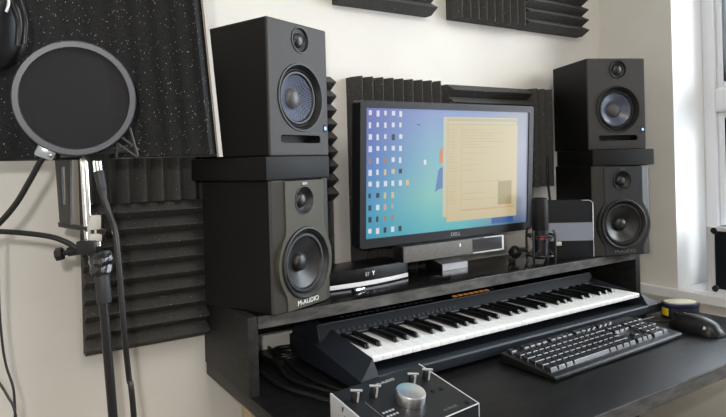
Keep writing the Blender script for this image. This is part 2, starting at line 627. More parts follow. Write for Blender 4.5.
foam_tile('foam tile with upright ridges at the top edge, middle of the three up there', 1.138, 1.424, Z(0.394), Z(0.694), True)
foam_tile('foam tile with level saw-tooth ridges at the top edge, rightmost of the three', 1.425, 1.712, Z(0.393), Z(0.693), False)

# ------------------------------------------------------------------ desk and hutch
DX0, DX1, DYF, DYB = 0.413, 1.630, 0.602, 1.250
d = thing('desk', 'black painted wooden desk with scuffed grey front edge under the keyboards', 'desk', (1.0, 0.93, 0))
put('desktop', MB().box(DX0, DX1, DYF + 0.003, DYB, DESK - 0.027, DESK, bev=0.0015), DESKBLK, d, world=True)
o = put('front_edge', MB().box(DX0, DX1, DYF, DYF + 0.003, DESK - 0.0265, DESK - 0.0008), EDGE, d, world=True)
o['label'] = 'scuffed grey front edge'
for (lx, ly) in ((DX0 + 0.002, 1.012), (DX0 + 0.002, 0.640), (DX1 - 0.05, 1.17), (DX1 - 0.05, 0.640)):
    o = put('leg', MB().box(lx, lx + 0.046, ly, ly + 0.046, 0, DESK - 0.027, bev=0.003), PINE, d, world=True)
    o['label'] = 'raw pine leg'
put('support_panel', MB().prism([(0.66, DESK - 0.027), (1.012, DESK - 0.027), (0.885, 0.42), (0.80, 0.0), (0.66, 0.0)], 'y', 0.625, 0.655), BLKSATIN, d, world=True)

h = thing('desk_hutch', 'black wooden hutch shelf on the desk carrying the speakers and screen', 'shelf', (1.02, 1.1, DESK))
SZ0 = SHELF - 0.0235
HYF, HYB = 1.003, 1.200
put('shelf_board', MB().box(0.431, 1.612, HYF + 0.003, HYB, SZ0, SHELF, bev=0.001), SHELFBLK, h, world=True)
o = put('front_edge', MB().box(0.4315, 1.6115, HYF, HYF + 0.003, SZ0 + 0.0005, SHELF - 0.0008), EDGE, h, world=True)
o['label'] = 'scuffed grey front edge'
put('side_panel', MB().box(0.411, 0.431, HYF + 0.001, DYB, DESK, SHELF, bev=0.001), DESKSIDE, h, world=True)
put('side_panel', MB().box(1.612, 1.634, HYF + 0.001, HYB, DESK, SHELF, bev=0.001), DESKSIDE, h, world=True)
put('back_rail', MB().box(0.431, 1.612, HYB - 0.018, HYB, Z(-0.368), SZ0), DESKSIDE, h, world=True)

# ------------------------------------------------------------------ loudspeakers
def circ(cx, cz, r, n=48):
    return [(cx + r * math.cos(2 * PI * k / n), cz + r * math.sin(2 * PI * k / n)) for k in range(n)]


def rrect(x0, x1, z0, z1, r, n=5):
    pts = []
    for cx, cz, a0 in ((x1 - r, z1 - r, 0), (x0 + r, z1 - r, 90), (x0 + r, z0 + r, 180), (x1 - r, z0 + r, 270)):
        for k in range(n + 1):
            a = math.radians(a0 + 90 * k / n)
            pts.append((cx + r * math.cos(a), cz + r * math.sin(a)))
    return pts


def drv(cx, cz, y=0.0):
    """turning axis out of the baffle: local +Z of the lathe points to -Y"""
    return Matrix.Translation((cx, y, cz)) @ Matrix.Rotation(PI / 2, 4, 'X')


def wave_speaker(name, label, loc, rz):
    W, D, H = 0.178, 0.195, 0.260
    t = thing(name, label, 'speaker', loc, rz, 'tall studio speakers on the risers')
    cab = MB()
    e = 0.003
    front = rrect(e, W - e, e, H - e, 0.004)
    wc, tc_ = (0.0925, 0.1150), (0.0945, 0.2280)
    slot = rrect(0.031, 0.150, 0.0255, 0.0410, 0.0065)
    cab.holed_plate([front, circ(*wc, 0.0675), circ(*tc_, 0.0265), slot], 0.0, 0.0)
    b = bmesh.new()
    rings = []
    for ins, y in ((0.003, 0.0), (0.0010, 0.0010), (0.0, 0.0035), (0.0, D - 0.003), (0.003, D)):
        rings.append([b.verts.new((x, y, z)) for x, z in rrect(ins, W - ins, ins, H - ins, 0.004)])
    for a, c in zip(rings, rings[1:]):
        for k in range(len(a)):
            k2 = (k + 1) % len(a)
            b.faces.new((a[k], a[k2], c[k2], c[k]))
    b.faces.new(rings[-1])
    bmesh.ops.recalc_face_normals(b, faces=b.faces[:])
    cab.bm.free() if False else None
    cab.add_bm(b)
    body = put('cabinet', cab, [BLKSATIN, BAFFLE], t, smooth=False)
    for pl in body.data.polygons:            # the satin baffle is the front face of the cabinet
        if pl.center.y < 0.0034:
            pl.material_index = 1
    # woofer: flared rim, surround, woven cone, dust cap
    wo = put('woofer', MB().lathe([(0.0675, 0.0), (0.0665, 0.0022), (0.0640, 0.0022), (0.0595, -0.006), (0.0575, -0.010)], drv(*wc)), RUBBER, t)
    o = put('trim_ring', MB().lathe([(0.0578, -0.0104), (0.0570, -0.0068), (0.0552, -0.0062), (0.0540, -0.0100)], drv(*wc)), RIM, wo)
    put('surround', MB().lathe([(0.0541, -0.0100), (0.0515, -0.0068), (0.0480, -0.0068), (0.0455, -0.0105)], drv(*wc)), RUBBER, wo)
    put('cone', MB().lathe([(0.0456, -0.0105), (0.034, -0.0170), (0.0215, -0.0235)], drv(*wc)), KEVLAR, wo)
    put('dust_cap', MB().lathe([(0.0218, -0.0236), (0.0190, -0.0180), (0.0130, -0.0140), (0.0060, -0.0122), (0, -0.0118)], drv(*wc)), CAPGREY, wo)
    tw = put('tweeter', MB().lathe([(0.0265, 0.0), (0.0258, 0.0018), (0.0240, 0.0018), (0.0215, -0.0030), (0.0150, -0.0055)], drv(*tc_)), RUBBER, t)
    put('dome', MB().lathe([(0.0151, -0.0056), (0.0130, -0.0020), (0.0080, 0.0006), (0.0035, 0.0014), (0, 0.0016)], drv(*tc_)), CONE, tw)
    sl = MB()
    b = bmesh.new()
    r0 = [b.verts.new((x, 0.0, z)) for x, z in slot]
    r1 = [b.verts.new((x, 0.030, z)) for x, z in slot]
    for k in range(len(r0)):
        b.faces.new((r0[k], r0[(k + 1) % len(r0)], r1[(k + 1) % len(r0)], r1[k]))
    b.faces.new(r1)
    bmesh.ops.recalc_face_normals(b, faces=b.faces[:])
    sl.add_bm(b)
    o = put('port_slot', sl, BLACK, t)
    lg = put('power_badge', MB().prism(rrect(0.161, 0.1715, 0.048, 0.0635, 0.003), 'y', -0.0010, 0.002), BLKSATIN, t)
    o = put('light', MB().prism(rrect(0.1630, 0.1695, 0.0525, 0.0600, 0.002), 'y', -0.0014, 0.0), BLUELED, lg)
    o['label'] = 'lit pale blue badge'
    return t


def plate_speaker(name, label, loc, rz, ink, plate, plabel):
    W, D, H = 0.176, 0.198, 0.250
    t = thing(name, label, 'speaker', loc, rz, 'speakers standing on the hutch shelf')
    cab = MB()
    b = bmesh.new()
    # cabinet shell with chamfered shoulders left and right of the plate
    rings = []
    for ix, iz, y in ((0.031, 0.0015, 0.0010), (0.0040, 0.0006, 0.0095), (0.0, 0.0, 0.0135), (0.0, 0.0, D - 0.003), (0.003, 0.003, D)):
        rings.append([b.verts.new((x, y, z)) for x, z in rrect(ix, W - ix, iz, H - iz, 0.004)])
    for a, c in zip(rings, rings[1:]):
        for k in range(len(a)):
            k2 = (k + 1) % len(a)
            b.faces.new((a[k], a[k2], c[k2], c[k]))
    b.faces.new(rings[-1])
    bmesh.ops.recalc_face_normals(b, faces=b.faces[:])
    cab.add_bm(b)
    body = put('cabinet', cab, [BLKSATIN, STRIP], t, smooth=False)
    for pl in body.data.polygons:
        if pl.center.y < 0.0134:
            pl.material_index = 1
    wc, tc_ = (W / 2 - 0.0015, 0.0875), (W / 2 - 0.0025, 0.2085)
    # centre plate, waisted: bulges round the woofer
    def half(z):
        base = 0.0580
        dz = z - wc[1]
        r = 0.0800
        bul = math.sqrt(max(0, r * r - dz * dz)) if abs(dz) < r else 0
        k = 0.0065
        m_ = max(base, bul)
        return m_ if abs(base - bul) > 0.012 else max(base, bul) + k * (1 - abs(base - bul) / 0.012) * 0.35
    zs = [0.003 + (H - 0.006) * k / 60 for k in range(61)]
    lp = [(W / 2 + half(z), z) for z in zs] + [(W / 2 - half(z), z) for z in reversed(zs)]
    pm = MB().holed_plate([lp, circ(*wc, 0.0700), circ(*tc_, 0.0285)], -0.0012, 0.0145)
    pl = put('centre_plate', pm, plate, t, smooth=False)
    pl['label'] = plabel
    wo = put('woofer', MB().lathe([(0.0700, 0.0012), (0.0690, 0.0045), (0.0660, 0.0052), (0.0615, 0.0015), (0.0585, -0.0040)], drv(*wc)), RUBBER, t)
    put('surround', MB().lathe([(0.0587, -0.0040), (0.0560, -0.0006), (0.0515, -0.0006), (0.0490, -0.0045)], drv(*wc)), RUBBER, wo)
    put('cone', MB().lathe([(0.0491, -0.0045), (0.036, -0.0110), (0.0180, -0.0205)], drv(*wc)), CONE, wo)
    put('dust_cap', MB().lathe([(0.0186, -0.0203), (0.0172, -0.0130), (0.0125, -0.0085), (0.0060, -0.0066), (0, -0.0062)], drv(*wc)), CONE, wo)
    tw = put('tweeter', MB().lathe([(0.0285, 0.0012), (0.0280, 0.0026), (0.0262, 0.0026), (0.0205, -0.0060), (0.0150, -0.0085)], drv(*tc_)), RUBBER, t)
    put('dome', MB().lathe([(0.0151, -0.0086), (0.0130, -0.0045), (0.0080, -0.0015), (0.0035, -0.0006), (0, -0.0004)], drv(*tc_)), CONE, tw)
    put('lettering', text('M-AUDIO', 0.0135, Matrix.Translation((W / 2 + 0.001, -0.0016, 0.0085)) @ FRONT, sx=1.12), ink, t)
    put('badge', text('BX5', 0.0075, Matrix.Translation((W / 2, -0.0016, 0.2385)) @ FRONT, sx=1.1), ink, t)
    return t


wave_speaker('studio_speaker', 'tall black speaker with blue woven cone, top left above the riser', (0.4585, 0.9905, ZC + 0.0145), 0.3760)
wave_speaker('studio_speaker', 'black speaker with blue woven cone, top right by the window wall', (1.471, 1.0467, ZC + 0.0145), -0.4165)
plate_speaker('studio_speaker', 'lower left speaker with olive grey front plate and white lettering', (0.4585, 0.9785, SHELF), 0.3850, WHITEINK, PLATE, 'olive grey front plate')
plate_speaker('studio_speaker', 'lower right speaker with shade-toned front plate beside the upright drive', (1.4355, 1.0075, SHELF), -0.3759, GREYINK, PLATE_SHADED, 'front plate with shade in its colour')


def riser(label, loc, rz, x0, x1, y0, y1):
    t = put('speaker_riser', MB().box(x0, x1, y0, y1, 0, 0.0440, bev=0.003, mx=xf(loc, rz)), BLKSATIN)
    return tag(t, label, 'speaker riser', 'black slabs between the speakers')


riser('thick black slab between the two left speakers', (0.4527, 0.9883, SHELF + 0.2502), 0.3781, -0.009, 0.179, -0.0045, 0.206)
riser('thick black slab between the two right speakers, overhanging the lower one', (1.438, 1.0159, SHELF + 0.2502), -0.3960, 0.0015, 0.1880, -0.004, 0.186)

# ------------------------------------------------------------------ screen and sound bar
MW, MH = 0.560, 0.3345
TILT = -0.0575
mroot = thing('computer_monitor', 'wide black computer screen showing a blue desktop with icons', 'monitor', (0.7265, 1.105, SHELF), -0.0104)
MZ = ZC - 0.1972 - SHELF
mm = xf((0, 0, MZ), rx=-TILT)         # screen plane leans a little toward the room
bz = MB()
AX0, AX1, AZ0, AZ1 = 0.0165, MW - 0.0165, 0.0210, MH - 0.0165
bz.holed_plate([rrect(0, MW, 0, MH, 0.008), [(AX0, AZ0), (AX1, AZ0), (AX1, AZ1), (AX0, AZ1)]], 0.0, 0.030, mx=mm)
bz.prism(rrect(0.0, MW, 0, MH, 0.008), 'y', 0.028, 0.034, mx=mm)
bezel = put('bezel', bz, BEZEL, mroot, smooth=False)
put('back_housing', MB().box(0.05, MW - 0.05, 0.034, 0.062, 0.03, MH - 0.03, bev=0.012, mx=mm), PLASTIC, mroot)
SW, SH = AX1 - AX0, AZ1 - AZ0
scr = put('screen', MB().box(0, SW, 0, 0.002, 0, SH), wallpaper(SW, SH), mroot, smooth=False)
scr.matrix_local = mm @ Matrix.Translation((AX0, 0.004, AZ0))


def on_screen(name, mb, mt):
    o = put(name, mb, mt, scr, smooth=False)
    return o


def rect(mb, fx0, fx1, fz0, fz1, y=-0.0003):
    """fractions of the lit area, z counted from the top"""
    mb.box(fx0 * SW, fx1 * SW, y, y + 0.0003, (1 - fz1) * SH, (1 - fz0) * SH)


G = lambda n, c: glow(n, lin(*c), SCREEN)
icol = {'w': G('icon_white', (232, 236, 245)), 'y': G('icon_cream', (225, 205, 150)), 'd': G('icon_dark', (40, 45, 60)), 'o': G('icon_orange', (165, 140, 110)), 'r': G('icon_rose', (200, 175, 175))}
rows = ['wwwww', 'wwwww', 'wwwdw', 'wwwww', 'owoww', 'wwyyd', 'wwwwwy', 'ddyy', 'dwrr', 'ddoo', 'wwdwd']
for ri, row in enumerate(rows):
    for ci, ch in enumerate(row):
        mb = MB()
        x = 0.016 + ci * 0.0405
        zz = 0.018 + ri * 0.0905
        rect(mb, x, x + random.choice((0.012, 0.015, 0.017)), zz, zz + random.choice((0.036, 0.042, 0.046)))
        on_screen('desktop_icon', mb, icol[ch])
mb = MB(); rect(mb, 0.318, 0.333, 0.405, 0.445)
on_screen('desktop_icon', mb, icol['w'])
mb = MB(); rect(mb, 0.278, 0.296, 0.120, 0.126)
on_screen('desktop_icon', mb, icol['d'])
# flag-like emblem half covered by the open window
mb = MB()
def qpatch(pts):
    poly = [(x * SW, (1 - z) * SH) for x, z in pts]
    mb.prism(poly, 'y', -0.0003, 0.0)
qpatch([(0.410, 0.375), (0.420, 0.315), (0.437, 0.285), (0.437, 0.430), (0.424, 0.432), (0.412, 0.445)])
on_screen('emblem', mb, G('emblem_orange', (225, 140, 95)))
mb = MB()
qpatch([(0.405, 0.500), (0.415, 0.475), (0.437, 0.470), (0.437, 0.640), (0.400, 0.655), (0.386, 0.675)])
on_screen('emblem', mb, G('emblem_blue', (95, 130, 185)))
mb = MB(); rect(mb, 0.432, 0.915, 0.055, 0.885, y=-0.0005)
on_screen('rear_window', mb, G('window_back', (208, 205, 178)))
mb = MB(); rect(mb, 0.455, 0.922, 0.110, 0.930, y=-0.0009)
on_screen('open_window', mb, G('window_paper', (216, 199, 156)))
mb = MB()
rect(mb, 0.455, 0.922, 0.0660, 0.0900, y=-0.0009)
rect(mb, 0.455, 0.922, 0.110, 0.118, y=-0.0011)
for k in range(26):
    zz = 0.160 + k * 0.0245
    if k in (7, 15, 16, 20):
        continue
    rect(mb, 0.472, 0.472 + random.uniform(0.02, 0.05), zz, zz + 0.006, y=-0.0011)
    if k % 2 == 0 or k < 9:
        rect(mb, 0.550, 0.550 + random.uniform(0.05, 0.28), zz, zz + 0.006, y=-0.0011)
rect(mb, 0.461, 0.463, 0.118, 0.925, y=-0.0011)
rect(mb, 0.546, 0.547, 0.130, 0.80, y=-0.0011)
on_screen('page_text', mb, G('window_lines', (205, 186, 142)))
mb = MB(); rect(mb, 0.545, 0.905, 0.835, 0.850, y=-0.0011)
on_screen('page_text', mb, G('window_rose', (214, 178, 138)))
mb = MB(); rect(mb, 0.79, 0.885, 0.61, 0.82, y=-0.0011)
on_screen('picture_patch', mb, G('window_patch', (178, 160, 112)))
mb = MB(); rect(mb, 0.75, 0.90, 0.932, 0.985, y=-0.0007)
on_screen('taskbar_patch', mb, G('taskbar_blue', (50, 95, 160)))
put('lettering', text('DELL', 0.0125, mm @ Matrix.Translation((MW * 0.508, -0.0005, 0.0065)) @ FRONT, sx=1.15), SILVINK, bezel)
put('stand_neck', MB().box(0.245, 0.318, 0.052, 0.085, 0.020, MZ + 0.16, bev=0.004), PLASTIC, mroot)
foot = MB()
foot.prism([(0.0215, 0.0), (0.0215, 0.0160), (0.080, 0.0290), (0.088, 0.0290), (0.088, 0.0)], 'x', 0.2575, 0.3410, bev=0.001)
fo = put('stand_foot', foot, PLASTIC, mroot)
cap = MB().prism([(0.0200, 0.0005), (0.0200, 0.0172), (0.080, 0.0305), (0.080, 0.0290), (0.0215, 0.0160), (0.0215, 0.0005)], 'x', 0.2575, 0.3410)
o = put('cover', cap, SILVERPAINT, fo, smooth=False)
o['label'] = 'silver cover of the foot'

sb = thing('sound_bar', 'grey mesh sound bar hanging under the computer screen', 'speaker', (0.826, 1.076, ZC - 0.236), -0.006)
SBW, SBH = 0.323, 0.0375
put('body', MB().box(0, SBW, 0.002, 0.040, 0, SBH, bev=0.003), PLASTIC, sb)
o = put('grille', MB().box(0.001, 0.215, -0.001, 0.003, 0.0005, SBH - 0.0005, bev=0.001), MESHGREY, sb)
o['label'] = 'grey mesh grille'
o = put('end_panel', MB().box(0.2155, SBW - 0.004, -0.0005, 0.003, 0.003, SBH - 0.003), GLOSSBLK, sb)
tr = MB()
tr.box(SBW - 0.0065, SBW, -0.002, 0.006, 0, SBH)
tr.box(0.2155, SBW - 0.006, -0.002, 0.003, 0, 0.003)
tr.box(0.255, SBW - 0.006, -0.002, 0.003, SBH - 0.0022, SBH)
o = put('trim', tr, SILVERPAINT, sb)
o['label'] = 'silver trim'
put('light', MB().box(0.1725, 0.1745, -0.0015, 0, SBH - 0.016, SBH - 0.008), WHITELED, sb)

# ------------------------------------------------------------------ things on the shelf
st = thing('set_top_box', 'flat glossy black box with curved white front band on the shelf', 'set-top box', (0.640, 1.096, SHELF), 0.075)
def arcpoly(w_, dpt, sag, n=10):
    pts = [(w_ * k / n, -sag * math.sin(PI * k / n)) for k in range(n + 1)]
    return pts + [(w_, dpt), (0, dpt)]
put('body', MB().prism(arcpoly(0.228, 0.085, 0.010), 'z', 0.0125, 0.042, bev=0.002), mat('set_top_black', (0.006, 0.006, 0.007), 0.3, spec=0.3), st)
o = put('front_band', MB().prism(arcpoly(0.228, 0.083, 0.012), 'z', 0.003, 0.0125, bev=0.001), WHITEPL, st)
o['label'] = 'white front band'
for fx in (0.03, 0.205):
    put('foot', MB().cyl((fx, 0.03, 0), (fx, 0.03, 0.003), 0.010), RUBBER, st)
put('logo', text('BT', 0.0115, xf((0.090, -0.0107, 0.0240), 0.05) @ FRONT, align='LEFT'), SILVINK, st)
put('logo', text('Y', 0.0135, xf((0.110, -0.0105, 0.0240), 0.05) @ FRONT, align='LEFT'), WHITELED, st)

j = thing('jack_adapter', 'small shiny chrome jack adapter in front of the set-top box', 'adapter', (0.690, 1.058, SHELF), 0.25)
put('barrel', MB().cyl((-0.012, 0, 0.0052), (0.004, 0, 0.0052), 0.005, bev=0.001), CHROME, j)
put('pin', MB().cyl((0.004, 0, 0.0052), (0.017, 0, 0.0052), 0.0028).cyl((0.017, 0, 0.0052), (0.021, 0, 0.0052), 0.0033, 0.001), CHROME, j)
put('collar', MB().cyl((-0.018, 0, 0.0055), (-0.012, 0, 0.0055), 0.0055), RUBBER, j)

hd = thing('external_drive', 'upright dark box with pale blue-grey band beside the lower right speaker', 'hard drive', (1.3110, 1.0690, SHELF), -0.585)
DW, DH = 0.1265, 0.160
body = put('body', MB().prism(rrect(0, DW, 0, DH, 0.010), 'y', 0.001, 0.026, bev=0.0015), DARKCASE, hd)
o = put('band', MB().box(0.0005, DW - 0.0015, -0.0003, 0.004, 0.050, 0.099), GREYBAND, hd)
o['label'] = 'pale blue-grey band'
tr = MB().tube([(DW - 0.0012, 0.0, 0.006), (DW - 0.0012, 0.0, DH - 0.008), (DW - 0.009, 0.0, DH - 0.0012), (DW - 0.030, 0.0, DH - 0.001)], 0.0009, seg=6, smooth=False)
put('edge_trim', tr, SILVERPAINT, hd)

# side-address microphone standing in its cradle
mc = thing('condenser_microphone', 'black condenser microphone in a spider cradle between screen and right speakers', 'microphone', (1.269, 1.055, SHELF), -0.55)
put('body', MB().lathe([(0, 0.010), (0.017, 0.010), (0.0205, 0.014), (0.0205, 0.086)], seg=32), PLASTIC, mc)
put('head_grille', MB().lathe([(0.0205, 0.086), (0.0215, 0.089), (0.0215, 0.160), (0.0200, 0.168), (0.0150, 0.1715), (0, 0.1725)], seg=32),
    mat('microphone_mesh', (0.008, 0.008, 0.0085), 0.5, spec=0.3, noise=0.4, nscale=900, bump=0.3, bscale=900), mc)
o = put('badge', MB().lathe([(0.0215, 0.062), (0.0215, 0.070)], seg=64), RED, mc)
bmx = bmesh.new(); bmx.from_mesh(o.data)
bmesh.ops.delete(bmx, geom=[f for f in bmx.faces if f.calc_center_median().y > -0.0196], context='FACES')
bmx.to_mesh(o.data); bmx.free()
o['label'] = 'small red badge'
cr_ = MB()
for zz in (0.020, 0.072):
    cr_.torus(0.036, 0.0028, xf((0, 0, zz)), seg=36, ms=8)
for k in range(4):
    a = PI / 4 + k * PI / 2
    c_, s_ = math.cos(a), math.sin(a)
    cr_.tube([(0.038 * c_, 0.038 * s_, 0.000), (0.040 * c_, 0.040 * s_, 0.020), (0.040 * c_, 0.040 * s_, 0.072), (0.036 * c_, 0.036 * s_, 0.088)], 0.0032, seg=8)
cr = put('cradle', cr_, PLASTIC, mc)
el = MB()
for k in range(8):
    a = k * PI / 4
    a2 = a + PI / 8
    for z0, z1 in ((0.020, 0.036), (0.072, 0.056)):
        el.tube([(0.035 * math.cos(a), 0.035 * math.sin(a), z0), (0.0205 * math.cos(a2), 0.0205 * math.sin(a2), z1)], 0.0011, seg=5, smooth=False)
put('elastic_cord', el, GREYCORD, cr)
o = put('clip', MB().box(0.036, 0.052, -0.012, -0.004, 0.044, 0.054, bev=0.002), CREAM, cr)
o['label'] = 'cream clip'
kn = MB().tube([(-0.038, -0.004, 0.035), (-0.062, -0.006, 0.036)], 0.006, smooth=False)
kn.lathe([(0, -0.012), (0.014, -0.012), (0.016, -0.006), (0.016, 0.006), (0.012, 0.012), (0, 0.012)], xf((-0.070, -0.006, 0.030), ry=0.6, rx=0.5), seg=14)
kn.box(-0.088, -0.070, -0.012, 0.0, 0.000, 0.022, bev=0.004)
put('swivel_knob', kn, PLASTIC, cr)

tag(put('hanging_cable', MB().tube([(1.440, 1.165, ZC + 0.0), (1.441, 1.166, ZC - 0.060), (1.449, 1.166, ZC - 0.130), (1.447, 1.150, ZC - 0.19), (1.43, 1.150, SHELF + 0.004)], 0.0035), CABLE),
    'thin black cable hanging down beside the right speakers', 'cable')

# ------------------------------------------------------------------ music keyboard
sy = thing('synthesizer_keyboard', 'long slate blue music keyboard with piano keys under the hutch shelf', 'music keyboard', (1.05, 1.0, DESK))
KX0, KX1 = 0.6180, 1.4720
case = MB()
case.prism([(0.888, 0.010), (0.885, 0.014), (0.885, 0.029), (0.888, 0.032), (0.904, 0.0335), (0.907, 0.031), (0.907, 0.024), (1.060, 0.030), (1.060, 0.010)], 'x', KX0 - 0.002, KX1 + 0.002)
case.bm.transform(Matrix.Translation((0, 0, DESK)))
put('case', case, SYNTH, sy, world=True)
for xo, xi in ((0.5770, KX0 - 0.0012), (1.5300, KX1 + 0.0012)):
    # the cheek slopes from the low outer edge up to the keys and back to the console
    b = bmesh.new()
    top = [(xo, 0.885, 0.0295), (xi, 0.905, 0.0590), (xi, 1.052, 0.0800), (xo, 1.052, 0.0534), (xo, 1.170, 0.0500), (xi, 1.170, 0.0600)]
    tv = [b.verts.new((x, y, z + DESK)) for x, y, z in top]
    bv = [b.verts.new((x, y, DESK + 0.0085)) for x, y, z in ((xo, 0.886, 0), (xi, 0.888, 0), (xi, 1.052, 0), (xo, 1.052, 0), (xo, 1.170, 0), (xi, 1.170, 0))]
    fv = b.verts.new((xi, 0.886, DESK + 0.0310))
    b.faces.new((tv[0], tv[1], tv[2], tv[3])); b.faces.new((tv[3], tv[2], tv[5], tv[4]))
    b.faces.new((bv[0], bv[1], bv[2], bv[3])); b.faces.new((bv[3], bv[2], bv[5], bv[4]))
    b.faces.new((tv[0], fv, tv[1])); b.faces.new((tv[0], bv[0], bv[1], fv))
    b.faces.new((fv, bv[1], bv[2], tv[2], tv[1])); b.faces.new((tv[2], bv[2], bv[5], tv[5]))
    b.faces.new((tv[0], tv[3], bv[3], bv[0])); b.faces.new((tv[3], tv[4], bv[4], bv[3]))
    b.faces.new((tv[4], tv[5], bv[5], bv[4]))
    bmesh.ops.recalc_face_normals(b, faces=b.faces[:])
    put('end_cheek', MB().add_bm(b), SYNTH, sy, smooth=False, world=True)
con = MB().prism([(1.048, 0.034), (1.048, 0.066), (1.058, 0.0915), (1.170, 0.104), (1.170, 0.012), (1.06, 0.012)], 'x', 0.5835, 1.478, bev=0.0012)
con.bm.transform(Matrix.Translation((0, 0, DESK)))
cons = put('console', con, SYNTH, sy, world=True)
fp = MB().prism([(1.0475, 0.067), (1.0573, 0.0912), (1.0590, 0.0912), (1.0490, 0.067)], 'x', 0.587, 1.474)
fp.bm.transform(Matrix.Translation((0, 0, DESK)))
fpo = put('front_panel', fp, SYNTHPANEL, sy, world=True)
rg = MB()
rg.tube([(0.587, 1.0577, DESK + 0.0920), (1.474, 1.0577, DESK + 0.0920)], 0.0012, seg=6, smooth=False)
rg.tube([(0.600, 1.0470, DESK + 0.0665), (1.474, 1.0470, DESK + 0.0665)], 0.0012, seg=6, smooth=False)
put('ridge', rg, RIDGE, fpo, world=True)
vs = MB()
for k in range(26):
    x = 0.612 + k * 0.0135
    vs.prism([(1.0486, 0.071), (1.0510, 0.0765), (1.0525, 0.0765), (1.0501, 0.071)], 'x', x, x + 0.0075)
vs.bm.transform(Matrix.Translation((0, -0.0009, DESK + 0.0004)))
put('vent_slots', vs, BLACK, fpo, world=True)
tp = MB().prism([(1.062, 0.0920), (1.168, 0.1040), (1.168, 0.1052), (1.062, 0.0932)], 'x', 0.600, 1.462)
tp.bm.transform(Matrix.Translation((0, 0, DESK)))
tpo = put('control_panel', tp, GLOSSBLK, sy, world=True)
for k in range(7):
    x = 0.968 + k * 0.0178
    lm = MB().prism([(1.066, 0.0938), (1.0745, 0.0950), (1.0745, 0.0957), (1.066, 0.0945)], 'x', x, x + 0.0125)
    lm.bm.transform(Matrix.Translation((0, 0, DESK)))
    o = put('lit_button', lm, ORANGELED, tpo, world=True)
    o['label'] = 'orange lit button'
for k in range(18):
    x = 0.650 + k * 0.0155 if k < 17 else 1.10
    lm = MB().box(x, x + 0.010, 1.072, 1.082, DESK + 0.0940, DESK + 0.0965, bev=0.001)
    put('button', lm, SYNTHPANEL, tpo, world=True)
nW = 36
wk = (KX1 - KX0) / nW
for k in range(nW):
    x0 = KX0 + k * wk
    mb = MB()
    mb.prism([(0.9085, 0.0500), (0.9075, 0.0510), (0.9075, 0.0585), (0.9105, 0.0605), (1.049, 0.0605), (1.049, 0.0520), (0.915, 0.0520), (0.915, 0.0500)], 'x', x0 + 0.0006, x0 + wk - 0.0006, bev=0.0006)
    mb.bm.transform(Matrix.Translation((0, 0, DESK)))
    put('white_key', mb, WKEY, sy, world=True)
for k in range(nW - 1):
    if k % 7 in (0, 1, 3, 4, 5):
        off = {0: -0.0022, 1: 0.0022, 3: -0.0026, 4: 0.0, 5: 0.0026}[k % 7]
        xc = KX0 + (k + 1) * wk + off
        b = bmesh.new()
        v = [b.verts.new(q) for q in ((xc - 0.0062, 0.952, 0.0606), (xc + 0.0062, 0.952, 0.0606), (xc + 0.0062, 1.049, 0.0606), (xc - 0.0062, 1.049, 0.0606),
                                      (xc - 0.0050, 0.958, 0.0695), (xc + 0.0050, 0.958, 0.0695), (xc + 0.0054, 1.049, 0.0695), (xc - 0.0054, 1.049, 0.0695))]
        for f in ((0, 1, 5, 4), (1, 2, 6, 5), (2, 3, 7, 6), (3, 0, 4, 7), (4, 5, 6, 7), (0, 3, 2, 1)):
            b.faces.new([v[i] for i in f])
        bmesh.ops.recalc_face_normals(b, faces=b.faces[:])
        bmesh.ops.bevel(b, geom=b.edges[:], offset=0.0012, segments=2, profile=0.6, affect='EDGES')
        mb = MB().add_bm(b, Matrix.Translation((0, 0, DESK)))
        put('black_key', mb, BKEY, sy, world=True)
for fx in (0.62, 1.48):
    for fy in (0.91, 1.14):
        put('rubber_foot', MB().cyl((fx, fy, DESK), (fx, fy, DESK + 0.0105), 0.012), RUBBER, sy, world=True)

# ------------------------------------------------------------------ computer keyboard
kb = thing('computer_keyboard', 'black computer keyboard in front of the music keyboard', 'keyboard', (0.9140, 0.7330, DESK), 0.0270)
KW, KD = 0.461, 0.136
KBASE = mat('keyboard_shell', (0.008, 0.008, 0.009), 0.42, spec=0.35)
put('case', MB().prism([(0.000, 0.003), (0.000, 0.0085), (0.004, 0.0108), (0.014, 0.0120), (KD - 0.004, 0.0230), (KD, 0.0220), (KD, 0.003)], 'x', 0, KW, bev=0.002), KBASE, kb)
for fx in (0.03, KW - 0.03):
    put('rubber_foot', MB().box(fx - 0.012, fx + 0.012, 0.006, 0.014, 0, 0.0045), RUBBER, kb)
    put('flip_foot', MB().box(fx - 0.010, fx + 0.010, KD - 0.022, KD - 0.016, 0, 0.0060), RUBBER, kb)
U = 0.0190
slope = math.atan2(0.0230 - 0.0120, KD - 0.018)
keys = []
def keyrow(y, xs):
    for x, w_ in xs:
        keys.append((x, y, w_))
X0, XN, XP = 0.010, 0.010 + 15.35 * U, 0.010 + 18.7 * U
def seq(x, ws):
    out = []
    for w_ in ws:
        if w_ > 0:
            out.append((x, w_))
        x += abs(w_) * U
    return out
y0 = 0.0165
UY = 0.0178
keyrow(y0 + 0 * UY, seq(X0, [1.25, 1.25, 1.25, 6.25, 1.25, 1.25, 1.25, 1.25]))
keyrow(y0 + 1 * UY, seq(X0, [1.25, 1] + [1] * 10 + [2.75]))
keyrow(y0 + 2 * UY, seq(X0, [1.75] + [1] * 11 + [1, 1.25]))
keyrow(y0 + 3 * UY, seq(X0, [1.5] + [1] * 12 + [1.5]))
keyrow(y0 + 4 * UY, seq(X0, [1] * 13 + [2]))
keyrow(y0 + 5.25 * UY, seq(X0, [1, -1, 1, 1, 1, 1, -.5, 1, 1, 1, 1, -.5, 1, 1, 1, 1]))
keyrow(y0 + 0 * UY, seq(XN, [1, 1, 1])); keyrow(y0 + 1 * UY, seq(XN + U, [1]))
